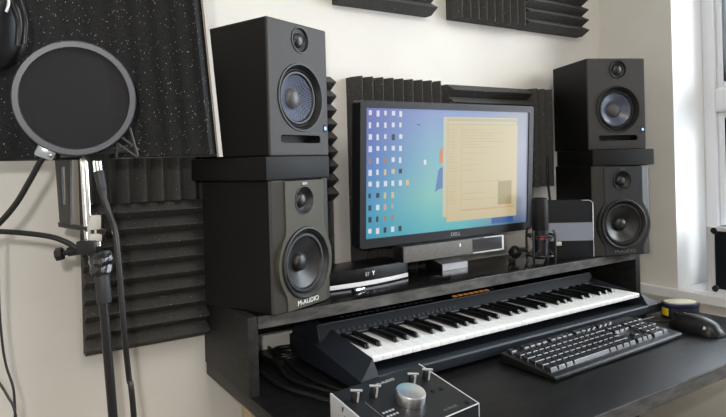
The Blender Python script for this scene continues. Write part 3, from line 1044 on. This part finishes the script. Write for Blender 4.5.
keyrow(y0 + 3 * UY, seq(XN, [1, 1, 1])); keyrow(y0 + 4 * UY, seq(XN, [1, 1, 1])); keyrow(y0 + 5.25 * UY, seq(XN, [1, 1, 1]))
keyrow(y0 + 0 * UY, seq(XP, [2, 1])); keyrow(y0 + 1 * UY, seq(XP, [1, 1, 1])); keyrow(y0 + 2 * UY, seq(XP, [1, 1, 1, 1]))
keyrow(y0 + 3 * UY, seq(XP, [1, 1, 1])); keyrow(y0 + 4 * UY, seq(XP, [1, 1, 1, 1]))
kf = (KW - 0.018) / (XP + 4 * U - X0)
def keymesh(mb, x, y, w_):
    x0 = 0.009 + (x - X0) * kf + 0.0008
    x1 = 0.009 + (x + w_ * U - X0) * kf - 0.0008
    ya, yb_ = y + 0.0007, y + UY - 0.0007
    base = 0.0120 + (y - 0.014) * math.tan(slope) - 0.001
    b = bmesh.new()
    zt = 0.0088
    v = [b.verts.new(q) for q in ((x0, ya, base), (x1, ya, base), (x1, yb_, base + .0015), (x0, yb_, base + .0015),
                                  (x0 + 0.0016, ya + 0.0026, base + zt), (x1 - 0.0016, ya + 0.0026, base + zt), (x1 - 0.0016, yb_ - 0.0010, base + zt + 0.0017), (x0 + 0.0016, yb_ - 0.0010, base + zt + 0.0017))]
    for f in ((0, 1, 5, 4), (1, 2, 6, 5), (2, 3, 7, 6), (3, 0, 4, 7), (4, 5, 6, 7), (0, 3, 2, 1)):
        b.faces.new([v[i] for i in f])
    bmesh.ops.recalc_face_normals(b, faces=b.faces[:])
    bmesh.ops.bevel(b, geom=b.edges[:], offset=0.0009, segments=1, affect='EDGES')
    mb.add_bm(b)
far = [k for k in keys if k[1] > y0 + 5 * UY]
near = [k for k in keys if k[1] <= y0 + 5 * UY]
extra = far[:]
keep = near + extra[:max(0, 100 - len(near))]
rest = extra[max(0, 100 - len(near)):]
for k in keep:
    mb = MB(); keymesh(mb, *k)
    put('key', mb, KEYCAP, kb, smooth=False)
if rest:
    mb = MB()
    for k in rest:
        keymesh(mb, *k)
    o = put('key_bank', mb, KEYCAP, kb)
    o['kind'] = 'stuff'
put('cable', MB().tube([(0.395, KD - 0.004, 0.017), (0.398, KD + 0.012, 0.020), (0.412, KD + 0.012, 0.014), (0.428, KD + 0.002, 0.006), (0.475, KD + 0.002, 0.0035), (0.520, KD - 0.006, 0.0035), (0.570, KD - 0.010, 0.0035)], 0.0024), CABLE, kb)

# ------------------------------------------------------------------ mouse and tape measure
ms = thing('computer_mouse', 'black computer mouse right of the computer keyboard', 'mouse', (1.4490, 0.7530, DESK), -0.10)
b = bmesh.new()
nu, nv = 18, 12
grid = []
for i in range(nu + 1):
    t = i / nu
    yy = 0.060 - 0.120 * t
    hw = 0.033 * (max(0.0, 1 - abs(2 * t - 1) ** 4.0)) ** 0.5 * (0.93 + 0.07 * math.sin(PI * t)) 
    hh = 0.0385 * (max(0.0, math.sin(PI * (0.14 + 0.74 * t) ** 0.95))) ** 0.60 * min(1, (nu - i) / 2.2) ** 0.35 * min(1, i / 1.5) ** 0.3 if 0 < i < nu else 0.004
    if i == 0: hw, hh = 0.016, 0.010
    if i == nu: hw, hh = 0.014, 0.009
    ring = []
    for jx in range(nv + 1):
        a = PI * jx / nv
        ring.append(b.verts.new((-hw * math.cos(a), yy, 0.001 + hh * (math.sin(a) ** 0.75 if 0 < jx < nv else 0))))
    grid.append(ring)
for i in range(nu):
    for jx in range(nv):
        b.faces.new((grid[i][jx], grid[i][jx + 1], grid[i + 1][jx + 1], grid[i + 1][jx]))
b.faces.new(grid[0]); b.faces.new(grid[-1])
b.faces.new([r[0] for r in grid] + [r[-1] for r in reversed(grid)])
bmesh.ops.recalc_face_normals(b, faces=b.faces[:])
put('shell', MB().add_bm(b), mat('mouse_plastic', (0.007, 0.007, 0.008), 0.34, spec=0.4), ms)
put('scroll_wheel', MB().cyl((-0.0035, 0.030, 0.0300), (0.0035, 0.030, 0.0300), 0.0085, seg=20, bev=0.001), RUBBER, ms)
put('button_gap', MB().box(-0.0006, 0.0006, 0.005, 0.056, 0.026, 0.0347), BLACK, ms)
o = put('logo', MB().lathe([(0, 0.0), (0.004, 0.0), (0.004, 0.0008), (0, 0.0010)], xf((-0.026, -0.035, 0.0195), ry=-1.1), seg=16), SILVERPAINT, ms)
put('cable', MB().tube([(0, 0.059, 0.008), (0.002, 0.085, 0.003), (-0.014, 0.108, 0.003), (-0.034, 0.119, 0.003), (-0.052, 0.119, 0.003)], 0.002), CABLE, ms)

tm = thing('tape_measure', 'rounded navy tape measure with pale top and yellow label behind the mouse', 'tape measure', (1.556, 0.850, DESK), -0.52)
def blob(rx, ry, n=36, k=2.5):
    out = []
    for i in range(n):
        a = 2 * PI * i / n
        c_, s_ = math.cos(a), math.sin(a)
        out.append((rx * math.copysign(abs(c_) ** (2 / k), c_), ry * math.copysign(abs(s_) ** (2 / k), s_)))
    return out
put('case', MB().prism(blob(0.045, 0.031), 'z', 0.0, 0.027, bev=0.004), mat('black_navy_plastic', (0.008, 0.009, 0.018), 0.4), tm)
o = put('rim', MB().prism(blob(0.0460, 0.032), 'z', 0.0245, 0.0360, bev=0.004), NAVY, tm)
o = put('top_cover', MB().prism(blob(0.039, 0.026), 'z', 0.0355, 0.0385, bev=0.001), PALE, tm)
o['label'] = 'pale yellow top'
full = blob(0.0462, 0.0322, n=144)
arc = [q for i, q in enumerate(full) if 176 <= i * 2.5 <= 208]
inner = [(x * 0.96, y * 0.96) for x, y in reversed(arc)]
o = put('side_label', MB().prism(arc + inner, 'z', 0.005, 0.0240), YELLOW, tm)
o['label'] = 'yellow label'

# ------------------------------------------------------------------ audio interface
ai = thing('audio_interface', 'small audio interface box with big silver knob at the desk front', 'audio interface', (0.4870, 0.6830, DESK), 0.109)
IW, ID, IZ0, IZ1 = 0.203, 0.135, 0.0250, 0.0550
pro = [(0.0, 0.002), (0.0, IZ0 - 0.002), (ID, IZ1 - 0.002), (ID, 0.002)]
put('chassis', MB().prism(pro, 'x', 0.003, IW - 0.003), PLASTIC, ai)
isl = math.atan2(IZ1 - IZ0, ID)
put('top_plate', MB().prism([(0.0, IZ0 - 0.002), (0.0, IZ0), (ID, IZ1), (ID, IZ1 - 0.002)], 'x', 0.0025, IW - 0.0025), mat('dark_top_plate', (0.009, 0.009, 0.011), 0.42, spec=0.35), ai)
sp = put('side_plate', MB().prism([(0.0, 0.002), (0.0, IZ0 + 0.0005), (ID, IZ1 + 0.0005), (ID, 0.002)], 'x', 0.0, 0.003), SILVERPAINT, ai)
sp['label'] = 'silver side plate'
mk = MB()
for k in range(3):
    mk.box(-0.0004, 0.0006, 0.098 - k * 0.006, 0.0965 - k * 0.006, 0.016, 0.031)
mk.box(-0.0004, 0.0006, 0.104, 0.1025, 0.036, 0.043, mx=None)
mk.prism([(0.1045, 0.044), (0.1020, 0.036), (0.0995, 0.044), (0.1008, 0.044), (0.1020, 0.0395), (0.1032, 0.044)], 'x', -0.0004, 0.0006)
put('engraved_mark', mk, PLASTIC, sp)
put('side_plate', MB().prism([(0.0, 0.002), (0.0, IZ0 + 0.0005), (ID, IZ1 + 0.0005), (ID, 0.002)], 'x', IW - 0.003, IW), PLASTIC, ai)
rim = MB()
rim.tube([(IW - 0.001, ID, IZ1 + 0.0006), (IW - 0.001, 0.0, IZ0 + 0.0006), (0.001, 0.0, IZ0 + 0.0006)], 0.0011, seg=6, smooth=False)
rim.tube([(IW - 0.001, 0.0, IZ0 + 0.0006), (IW - 0.001, 0.0, 0.004)], 0.0011, seg=6, smooth=False)
put('edge_trim', rim, mat('pale_metal_trim', (0.75, 0.76, 0.78), 0.4, metal=0.2), ai)
def onplate(x, y):
    return Matrix.Translation((x, y, IZ0 + y * math.tan(isl))) @ Matrix.Rotation(isl, 4, 'X')
BRUSH = mat('turned_aluminium', (0.78, 0.78, 0.80), 0.28, metal=1.0, bump=0.05, bscale=600)
o = put('volume_knob', MB().lathe([(0.0245, 0.0), (0.0245, 0.0150), (0.0235, 0.0168), (0.0215, 0.0172), (0, 0.0172)], onplate(0.105, 0.061), seg=64), BRUSH, ai)
o['label'] = 'big silver volume knob'
for kx, ky in ((0.026, 0.103), (0.062, 0.099), (0.146, 0.097), (0.180, 0.096)):
    k_ = put('gain_knob', MB().lathe([(0.0068, 0), (0.0064, 0.0145), (0.0056, 0.0155), (0, 0.0155)], onplate(kx, ky), seg=24), PLASTIC, ai)
    pt = MB()
    pt.box(-0.0095, 0.0095, -0.0018, 0.0014, 0.0152, 0.0176, mx=onplate(kx, ky) @ Matrix.Rotation(-0.50, 4, 'Z'))
    pt.box(-0.0017, 0.0013, -0.0078, -0.0052, 0.0, 0.0168, mx=onplate(kx, ky) @ Matrix.Rotation(-0.15, 4, 'Z'))
    o = put('pointer', pt, SILVERPAINT, k_)
    o['label'] = 'silver pointer'
put('lettering', text('M-AUDIO', 0.0085, onplate(0.106, 0.117) @ Matrix.Translation((0, 0, 0.0003)), sx=1.1), SILVINK, ai)
put('lettering', text('M-TRACK', 0.007, onplate(0.150, 0.012) @ Matrix.Translation((0, 0, 0.0003))), GREYINK, ai)
lm = MB()
for k in range(4):
    for jx in range(2):
        lm.box(0.0405 + k * 0.0065, 0.0445 + k * 0.0065, 0.044 + jx * 0.010, 0.0475 + jx * 0.010, 0.0, 0.0008, mx=Matrix.Translation((0, 0, IZ0)) @ Matrix.Rotation(isl, 4, 'X'))
put('meter_marks', lm, SILVINK, ai)
ln = MB().box(0.0345, 0.0357, 0.002, 0.092, 0.0, 0.0006, mx=Matrix.Translation((0, 0, IZ0)) @ Matrix.Rotation(isl, 4, 'X'))
put('printed_line', ln, GREYINK, ai)
for px, py in ((0.178, 0.060), (0.160, 0.062), (0.187, 0.012), (0.012, 0.106), (0.045, 0.113)):
    put('button', MB().lathe([(0, 0), (0.0042, 0), (0.0040, 0.0018), (0, 0.0020)], onplate(px, py), seg=18), SYNTHPANEL, ai)
for fx in (0.02, IW - 0.02):
    for fy in (0.02, ID - 0.02):
        put('rubber_foot', MB().cyl((fx, fy, 0), (fx, fy, 0.0025), 0.007), RUBBER, ai)

# ------------------------------------------------------------------ cables behind the left panel
zc = DESK + 0.0045
runs = [
    ([(0.475, 1.245, zc), (0.480, 1.150, zc), (0.478, 1.02, zc), (0.500, 0.93, zc + 0.004), (0.512, 0.850, zc + 0.012), (0.515, 0.826, zc + 0.017)], 'black cable lying closest to the left side panel', 0.0042),
    ([(0.520, 1.245, zc), (0.525, 1.13, zc), (0.508, 1.03, zc + 0.001), (0.534, 0.92, zc + 0.006), (0.549, 0.850, zc + 0.015), (0.552, 0.830, zc + 0.019)], 'black cable running from the wall to the interface, second from the side panel', 0.0038),
    ([(0.560, 1.245, zc), (0.548, 1.17, zc + 0.008), (0.545, 1.09, zc), (0.545, 1.00, zc), (0.562, 0.90, zc + 0.004), (0.566, 0.84, zc + 0.018), (0.567, 0.832, zc + 0.019)], 'black cable lying against the end of the music keyboard', 0.0038),
]
for pts, lab, r in runs:
    tag(put('black_cable', MB().tube(pts, r), CABLE), lab, 'cable', 'black cables on the desk behind the side panel')
cl = MB()
pts = []
for k in range(44):
    a = k * 2 * PI / 14
    pts.append((0.5570 + (0.026 + 0.003 * math.sin(k * 1.7)) * math.cos(a), 1.150 + 0.022 * math.sin(a) + 0.002 * math.sin(k), DESK + 0.0065 + 0.0042 * (k / 14) + 0.004 * (1 + math.sin(a * 0.5 + 1))))
cl.tube(pts, 0.0042, n=3)
tag(put('coiled_cable', cl, CABLE), 'coil of black cable in the gap behind the music keyboard', 'cable')

# ------------------------------------------------------------------ flight case on the sill
fc = thing('flight_case', 'aluminium edged black flight case standing on the window sill', 'case', (1.865, 0.935, SILLZ))
CD, CL, CH = 0.130, 0.42, 0.197
put('panel', MB().box(0.004, CD - 0.004, -CL + 0.004, -0.004, 0.004, CH - 0.004), mat('black_laminate', (0.006, 0.007, 0.012), 0.4), fc)
EDGEAL = mat('pale_aluminium', (0.80, 0.81, 0.83), 0.4, metal=0.15)
ed = MB()
e = 0.022
for (x0, x1) in ((0, 0.004), (CD - 0.004, CD)):
    ed.box(x0, x1, -e, 0, 0, CH); ed.box(x0, x1, -CL, -CL + e, 0, CH)
    ed.box(x0, x1, -CL + e, -e, 0, 0.012); ed.box(x0, x1, -CL + e, -e, CH - 0.012, CH)
for (y0_, y1_) in ((-0.004, 0), (-CL, -CL + 0.004)):
    ed.box(0.004, e, y0_, y1_, 0, CH); ed.box(CD - e, CD - 0.004, y0_, y1_, 0, CH)
for zz in ((0, 0.004), (CH - 0.004, CH)):
    ed.box(0.004, e * 0.6, -CL, 0, *zz); ed.box(CD - e * 0.6, CD - 0.004, -CL, 0, *zz)
for yy in (-0.007, -0.0145):
    ed.box(-0.0014, 0.0, yy - 0.0025, yy, 0.006, CH - 0.006)
o = put('edge_angle', ed, EDGEAL, fc, smooth=False)
o['label'] = 'silver aluminium edging'
for yy in (-0.022, -CL + 0.022):
    for zz in (0.012, CH - 0.012):
        put('corner', MB().lathe([(0, -0.012), (0.008, -0.010), (0.0115, -0.004), (0.0115, 0.004), (0.008, 0.008), (0, 0.0085)], xf((0.006, yy, zz), ry=-PI / 2), seg=16), RUBBER, fc)

# ------------------------------------------------------------------ vocal stand at the left
A = at(100, 262, 0.85)
Bp = at(113, 417, 0.85)
dirp = (Bp - A).normalized()
base = A + dirp * ((0.10 - A.z) / dirp.z)
ms_ = thing('microphone_stand', 'black microphone stand with clamp and grip at the left', 'microphone stand', (base.x, base.y, 0.0))
mid = A + dirp * 0.34
put('upper_pole', MB().cyl(A, mid, 0.0066), PLASTIC, ms_, world=True)
put('lower_pole', MB().cyl(mid - dirp * 0.02, base, 0.0085), PLASTIC, ms_, world=True)
put('grip', MB().cyl(at(101.5, 272, 0.85), at(104.5, 303, 0.85), 0.0103, bev=0.002), mat('grip_rubber', (0.030, 0.031, 0.033), 0.55), ms_, world=True)
tp_ = MB().lathe([(0.012, -0.016), (0.0165, -0.012), (0.015, -0.004), (0.0172, 0.003), (0.0155, 0.009), (0.0160, 0.014), (0.011, 0.017)], Matrix.Translation(at(100.5, 263, 0.85)) @ Matrix.Rotation(-0.08, 4, 'Y'), seg=14)
for v in tp_.bm.verts:
    v.co += Vector((random.uniform(-1, 1), random.uniform(-1, 1), random.uniform(-1, 1))) * 0.0014
put('tape_wrap', tp_, FOIL, ms_, smooth=False, world=True)
jn = MB().cyl(mid - dirp * 0.03, mid + dirp * 0.03, 0.012, bev=0.002)
put('height_clutch', jn, RUBBER, ms_, world=True)
for k in range(3):
    a = PI / 3 + k * 2 * PI / 3
    put('leg', MB().tube([(base.x, base.y, 0.11), (base.x + 0.13 * math.cos(a), base.y + 0.13 * math.sin(a), 0.055), (base.x + 0.27 * math.cos(a), base.y + 0.27 * math.sin(a), 0.009)], 0.008), PLASTIC, ms_, world=True)
put('hub', MB().cyl((base.x, base.y, 0.09), (base.x, base.y, 0.14), 0.018, bev=0.003), RUBBER, ms_, world=True)

# the curved vocal shield with its bracket
rf = thing('vocal_shield', 'curved black foam vocal shield with pale metal edge behind the round pop filter', 'vocal shield', tuple(at(97, 244, 0.86)))
cc = at(82, 40, 0.62)
ax_f = Vector((F2.x, F2.y, 0)).normalized() * 1.0
yaw_c = math.atan2(0.13, 0.99)                # shield faces back toward the singer's place
fwd = Vector((math.sin(yaw_c + 0.17), math.cos(yaw_c + 0.17), 0))
rgt = Vector((fwd.y, -fwd.x, 0))
lean = 0.075
upv = (Vector((0, 0, 1)) - rgt * lean).normalized()
RR = 0.275
HB = -0.1215          # bottom of the shield relative to cc along upv
def shield(a, r, hgt):
    return cc + (fwd * math.cos(a) + rgt * math.sin(a)) * r + upv * hgt
def arcslab(r0, r1, a0, a1, h0, h1, n=40, ridges=0):
    b = bmesh.new()
    secs = []
    for i in range(n + 1):
        a = a0 + (a1 - a0) * i / n
        rr0 = r0
        if ridges:
            rr0 = r0 + 0.0035 * (0.5 - 0.5 * math.cos(2 * PI * ridges * i / n))
        secs.append([b.verts.new(shield(a, rr, hh)) for rr, hh in ((rr0, h0), (rr0, h1), (r1, h1), (r1, h0))])
    for s, t in zip(secs, secs[1:]):
        for k in range(4):
            b.faces.new((s[k], s[(k + 1) % 4], t[(k + 1) % 4], t[k]))
    b.faces.new(secs[0]); b.faces.new(secs[-1])
    bmesh.ops.recalc_face_normals(b, faces=b.faces[:])
    return MB().add_bm(b)
A0, A1 = -0.80, 0.525
put('foam_lining', arcslab(RR - 0.022, RR, A0, A1, HB + 0.002, HB + 0.30, n=96, ridges=11), FOAM2, rf, world=True)
put('shell', arcslab(RR + 0.0002, RR + 0.004, A0 - 0.012, A1 + 0.010, HB - 0.001, HB + 0.302), mat('shield_shell', (0.02, 0.02, 0.02), 0.5), rf, world=True)
o = put('edge_strip', arcslab(RR - 0.006, RR + 0.0055, A1 + 0.012, A1 + 0.024, HB - 0.002, HB + 0.303, n=2), mat('pale_metal_edge', (0.40, 0.36, 0.31), 0.45, metal=0.4), rf, world=True)
o['label'] = 'pale metal edge'
# chrome rods, slotted bracket, clamp
rods = MB()
rods.cyl(at(81.5, 158, 0.865), at(86.5, 246, 0.865), 0.0026)
rods.cyl(at(85.5, 158, 0.855), at(90.5, 246, 0.855), 0.0034)
put('chrome_rods', rods, CHROME, rf, world=True)
blk = MB().box(-0.009, 0.009, -0.008, 0.008, -0.011, 0.011, bev=0.0015, mx=Matrix.Translation(at(97, 222, 0.855)) @ Matrix.Rotation(-0.55, 4, 'Z'))
blk.box(-0.009, 0.009, -0.008, 0.008, -0.006, 0.006, bev=0.0015, mx=Matrix.Translation(at(98, 237, 0.855)) @ Matrix.Rotation(-0.55, 4, 'Z'))
blk.cyl(at(97, 216, 0.855), at(98, 246, 0.855), 0.005)
put('chrome_block', blk, CHROME, rf, world=True)
br = MB()
q0, q1, q2, q3 = at(54.5, 156, 0.895), at(70, 156, 0.875), at(70.5, 225, 0.872), at(59.5, 222, 0.892)
def plate4(a, b_, c, d_, t):
    n = (b_ - a).cross(d_ - a).normalized() * t
    bb = bmesh.new()
    lo = [bb.verts.new(v) for v in (a, b_, c, d_)]
    hi = [bb.verts.new(v + n) for v in (a, b_, c, d_)]
    bb.faces.new(lo); bb.faces.new(hi)
    for k in range(4):
        bb.faces.new((lo[k], lo[(k + 1) % 4], hi[(k + 1) % 4], hi[k]))
    bmesh.ops.recalc_face_normals(bb, faces=bb.faces[:])
    br.add_bm(bb)
L_ = lambda a, b_, t: a + (b_ - a) * t
plate4(q0, L_(q0, q1, .40), L_(q3, q2, .40), q3, 0.003)
plate4(L_(q0, q1, .62), q1, q2, L_(q3, q2, .62), 0.003)
plate4(L_(q0, q1, .38), L_(q0, q1, .64), L_(L_(q0, q1, .64), L_(q3, q2, .64), .16), L_(L_(q0, q1, .38), L_(q3, q2, .38), .16), 0.003)
plate4(L_(L_(q0, q1, .38), L_(q3, q2, .38), .72), L_(L_(q0, q1, .64), L_(q3, q2, .64), .72), L_(q3, q2, .64), L_(q3, q2, .38), 0.003)
plate4(q3, at(60, 226, 0.895), at(106, 234, 0.845), at(106, 229, 0.845), 0.003)
put('slotted_bracket', br, PLASTIC, rf, smooth=False, world=True)
cb = MB().cyl(at(68, 252, 0.85), at(97, 247, 0.855), 0.0068, bev=0.001)
cb.box(-0.013, 0.015, -0.012, 0.012, -0.010, 0.010, bev=0.003, mx=Matrix.Translation(at(88, 247, 0.855)) @ Matrix.Rotation(-0.5, 4, 'Z'))
put('clamp', cb, PLASTIC, rf, world=True)
kb_ = MB()
c0, c1 = at(56, 255, 0.848), at(63, 253.5, 0.849)
kb_.cyl(c0, c1, 0.0095, seg=7, bev=0.0012)
kb_.cyl(c1, at(69, 252, 0.85), 0.004)
put('clamp_knob', kb_, PLASTIC, rf, world=True)

# pop filter
PD = 0.745
pc = at(75.7, 98.7, PD)
pf = thing('pop_filter', 'round pop filter with grey hoop and black gauze at the left', 'pop filter', tuple(pc))
nrm = (CAM - pc).normalized()
pmx = Matrix.Translation(pc) @ nrm.to_track_quat('Z', 'Y').to_matrix().to_4x4()
PR = 0.0678
put('hoop', MB().lathe([(PR - 0.0042, -0.006), (PR + 0.0030, -0.006), (PR + 0.0045, -0.003), (PR + 0.0045, 0.003), (PR + 0.0030, 0.0062), (PR - 0.0036, 0.0062), (PR - 0.0042, 0.005), (PR - 0.0042, -0.006)], pmx, seg=96), RINGGREY, pf, world=True)
gz = MB().lathe([(PR - 0.004, 0.001), (0, 0.001)], pmx, seg=64)
gz.lathe([(PR - 0.004, -0.001), (0, -0.001)], pmx, seg=64)
put('gauze', gz, GAUZE, pf, world=True)
cp = MB().box(-0.0115, 0.0115, -0.008, 0.008, -0.004, 0.010, bev=0.004, mx=Matrix.Translation(at(45.5, 152, PD)) @ nrm.to_track_quat('Z', 'Y').to_matrix().to_4x4() @ Matrix.Rotation(-0.42, 4, 'Z'))
clip = put('clip', cp, CLEAR, pf, world=True)
clip['label'] = 'pale grey clip'
for u_, v_ in ((39.5, 150), (51, 154.5)):
    put('screw', MB().lathe([(0, 0.0100), (0.0030, 0.0100), (0.0026, 0.0125), (0, 0.0132)], Matrix.Translation(at(u_, v_, PD)) @ nrm.to_track_quat('Z', 'Y').to_matrix().to_4x4(), seg=14), CHROME, clip, world=True)
gn = MB().tube([at(45, 155, PD + 0.004), at(39, 164, PD + 0.006), at(29, 182, PD + 0.01), at(15, 205, PD + 0.015), at(-4, 226, PD + 0.02), at(-26, 240, PD + 0.03), at(-44, 246, PD + 0.05), at(-46, 236, PD + 0.07),
                at(-24, 232, PD + 0.085), at(0, 231.5, PD + 0.09), at(28, 233.5, PD + 0.095), at(52, 237, PD + 0.098), at(68, 243, PD + 0.10), at(77, 249, PD + 0.10)], 0.0039, n=8)
put('gooseneck', gn, CABLE, pf, world=True)

# singer's microphone behind the gauze, in a spider mount
vd = 0.82
sm = thing('vocal_microphone', 'dark vocal microphone in a spider mount behind the pop filter', 'microphone', tuple(at(97, 160, vd)))
axm = Matrix.Translation(at(97, 160, vd)) @ Matrix.Rotation(-0.07, 4, 'Y')
put('body', MB().lathe([(0, 0.0), (0.014, 0.0), (0.022, 0.010), (0.024, 0.020), (0.024, 0.080)], axm, seg=28), PLASTIC, sm, world=True)
put('head_grille', MB().lathe([(0.024, 0.080), (0.025, 0.082), (0.025, 0.125), (0.019, 0.140), (0, 0.143)], axm, seg=28), MESHGREY, sm, world=True)
sr = MB()
sr.torus(0.043, 0.003, axm @ Matrix.Translation((0, 0, 0.010)), seg=36, ms=8)
sr.torus(0.043, 0.003, axm @ Matrix.Translation((0, 0, 0.060)), seg=36, ms=8)
spd = put('spider_mount', sr, PLASTIC, sm, world=True)
st_ = MB()
for (u0, v0, u1, v1) in ((130, 128, 138, 156), (117, 143, 116.5, 157), (117, 143, 137, 157), (104, 150, 128, 146), (121, 137, 139, 150)):
    st_.tube([at(u0, v0, vd - 0.03), at(u1, v1, vd - 0.02)], 0.0016, seg=6, smooth=False)
put('elastic_cord', st_, GREYCORD, spd, world=True)

xc = thing('microphone_cable', 'black microphone cable hanging from its plug along the stand', 'cable', tuple(at(100, 190, vd)))
put('plug', MB().cyl(at(98.5, 171, vd), at(102.5, 190, vd), 0.0075, 0.0062, bev=0.001).cyl(at(102.5, 190, vd), at(104, 199, vd), 0.0058, 0.0040), mat('plug_rubber', (0.035, 0.037, 0.040), 0.5), xc, world=True)
pr = MB()
for du in (-3.2, 0, 3.2):
    pr.cyl(at(97 + du, 161, vd - 0.002), at(98.2 + du, 172, vd - 0.002), 0.0019)
o = put('contact_pins', pr, CHROME, xc, world=True)
fl = Vector(at(150, 520, 0.88))
put('cord', MB().tube([at(104, 198, vd), at(109, 212, vd), at(115, 230, vd - 0.008), at(118, 255, vd - 0.012), at(121, 290, vd - 0.012), at(124.5, 335, vd - 0.01), at(129, 378, vd), at(134, 418, vd), (fl.x, fl.y, 0.40), (fl.x + 0.05, fl.y - 0.02, 0.10), (fl.x + 0.09, fl.y - 0.06, 0.012), (fl.x + 0.05, fl.y - 0.14, 0.005)], 0.0040, n=8), CABLE, xc, world=True)
put('cable_tie', MB().cyl(at(114, 233.5, 0.850), at(118, 231.5, 0.850), 0.0062, seg=12), CHROME, xc, world=True)

# headphones over the top of the shield
HPB = mat('headphone_black', (0.006, 0.006, 0.007), 0.34, spec=0.35)
hp = thing('headphones', 'glossy black headphones hanging at the top left over the vocal shield', 'headphones', tuple(at(2, 40, 0.70)))
hc = at(0, 33, 0.715)
tow = (CAM - hc).normalized()
hm = Matrix.Translation(hc) @ (tow + R2 * 0.75).normalized().to_track_quat('Z', 'Y').to_matrix().to_4x4()
put('ear_cup', MB().lathe([(0, 0.022), (0.020, 0.021), (0.030, 0.016), (0.0345, 0.006), (0.0345, -0.004), (0.028, -0.010), (0, -0.012)], hm @ Matrix.Diagonal((0.86, 1.28, 1, 1)), seg=40), HPB, hp, world=True)
put('ear_pad', MB().torus(0.027, 0.0115, hm @ Matrix.Diagonal((0.9, 1.28, 1, 1)) @ Matrix.Translation((0, 0, -0.012)), seg=40, ms=12), RUBBER, hp, world=True)
yk = MB().tube([at(24, 44, 0.700), at(25, 20, 0.698), at(18, -4, 0.70), at(4, -18, 0.705)], 0.0035)
yk.tube([at(17, 46, 0.695), at(18, 22, 0.694), at(12, 4, 0.697)], 0.0030)
put('yoke', yk, HPB, hp, world=True)
h2 = at(-58, 34, 0.735)
hm2 = Matrix.Translation(h2) @ (tow - R2 * 0.9).normalized().to_track_quat('Z', 'Y').to_matrix().to_4x4()
put('ear_cup', MB().lathe([(0, 0.022), (0.020, 0.021), (0.030, 0.016), (0.0345, 0.006), (0.0345, -0.004), (0.028, -0.010), (0, -0.012)], hm2 @ Matrix.Diagonal((0.86, 1.28, 1, 1)), seg=40), HPB, hp, world=True)
put('headband', MB().tube([at(8, -14, 0.705), at(4, -45, 0.715), at(-8, -80, 0.725), at(-27, -98, 0.73), at(-46, -80, 0.735), at(-58, -45, 0.738), at(-60, 10, 0.738)], 0.008, flat=0.5), RUBBER, hp, world=True)
put('silver_inlay', MB().tube([at(6.2, 12, 0.690), at(8.5, 4, 0.690), at(8.0, -4, 0.692)], 0.0018), SILVERPAINT, hp, world=True)

# thin wires at the lower left
tag(put('thin_wire', MB().tube([at(-2, 225, 0.80), at(-1, 300, 0.80), at(2, 340, 0.80), at(6, 365, 0.80), at(12.5, 385, 0.80), at(14.5, 400, 0.80), at(15, 430, 0.80), at(14, 560, 0.81), at(20, 800, 0.83)], 0.0017), CABLE),
    'thin black wire hanging straight down at the lower left edge', 'wire')
tag(put('thin_wire', MB().tube([at(-30, 345, 0.80), at(-12, 368, 0.80), at(0, 384, 0.80), at(8, 397, 0.796), at(14.5, 410, 0.795), at(17, 440, 0.795), at(18, 560, 0.80), at(25, 800, 0.82)], 0.0017), CABLE),
    'thin black wire slanting in from the lower left edge', 'wire')

# ------------------------------------------------------------------ light
FLASH, SKY, FILL, SUN = 15.0, 9.0, 20.0, 3.0
wd = bpy.data.worlds.new('overcast_sky')
sc.world = wd
wd.use_nodes = True
nt = wd.node_tree
bg = nt.nodes['Background']
bg.inputs['Color'].default_value = (0.80, 0.90, 1.0, 1)
bg.inputs['Strength'].default_value = SKY


def lamp(name, kind, loc, energy, col, **kw):
    ld = bpy.data.lights.new(name, kind)
    ld.energy = energy
    ld.color = col
    for k, v in kw.items():
        setattr(ld, k, v)
    o = bpy.data.objects.new(name, ld)
    C.objects.link(o)
    o.location = loc
    return o


# the camera's own flash, just above and left of the lens
lamp('camera_flash', 'POINT', tuple(CAM - R2 * 0.042 + U2 * 0.062 - F2 * 0.01), FLASH, (1.0, 0.97, 0.94), shadow_soft_size=0.012)
# daylight sampling window
po = lamp('window_portal', 'AREA', (FX1 + 0.03, (WY0 + YJ) / 2, (SILLZ + WZ1) / 2), 1.0, (1, 1, 1), shape='RECTANGLE', size=YJ - WY0, size_y=WZ1 - SILLZ)
po.rotation_euler = (PI / 2, 0, PI / 2)
po.data.cycles.is_portal = True
# added area light overhead for ambient fill, no such fitting seen
lamp('ambient_fill', 'AREA', (0.45, -0.55, 2.46), FILL, (1.0, 0.94, 0.86), shape='RECTANGLE', size=0.6, size_y=1.2)

# low hazy sun, softened by thin cloud, slanting in through the window
sl_ = lamp('hazy_sun', 'SUN', (4.0, -4.0, 3.0), SUN, (1.0, 0.97, 0.92), angle=0.55)
sl_.rotation_euler = Vector((0.62, -0.70, 0.36)).to_track_quat('Z', 'Y').to_euler()

sc.view_settings.view_transform = 'Standard'
sc.view_settings.look = 'None'
sc.view_settings.exposure = 0.0
sc.view_settings.gamma = 1.0
sc.view_settings.use_curve_mapping = False
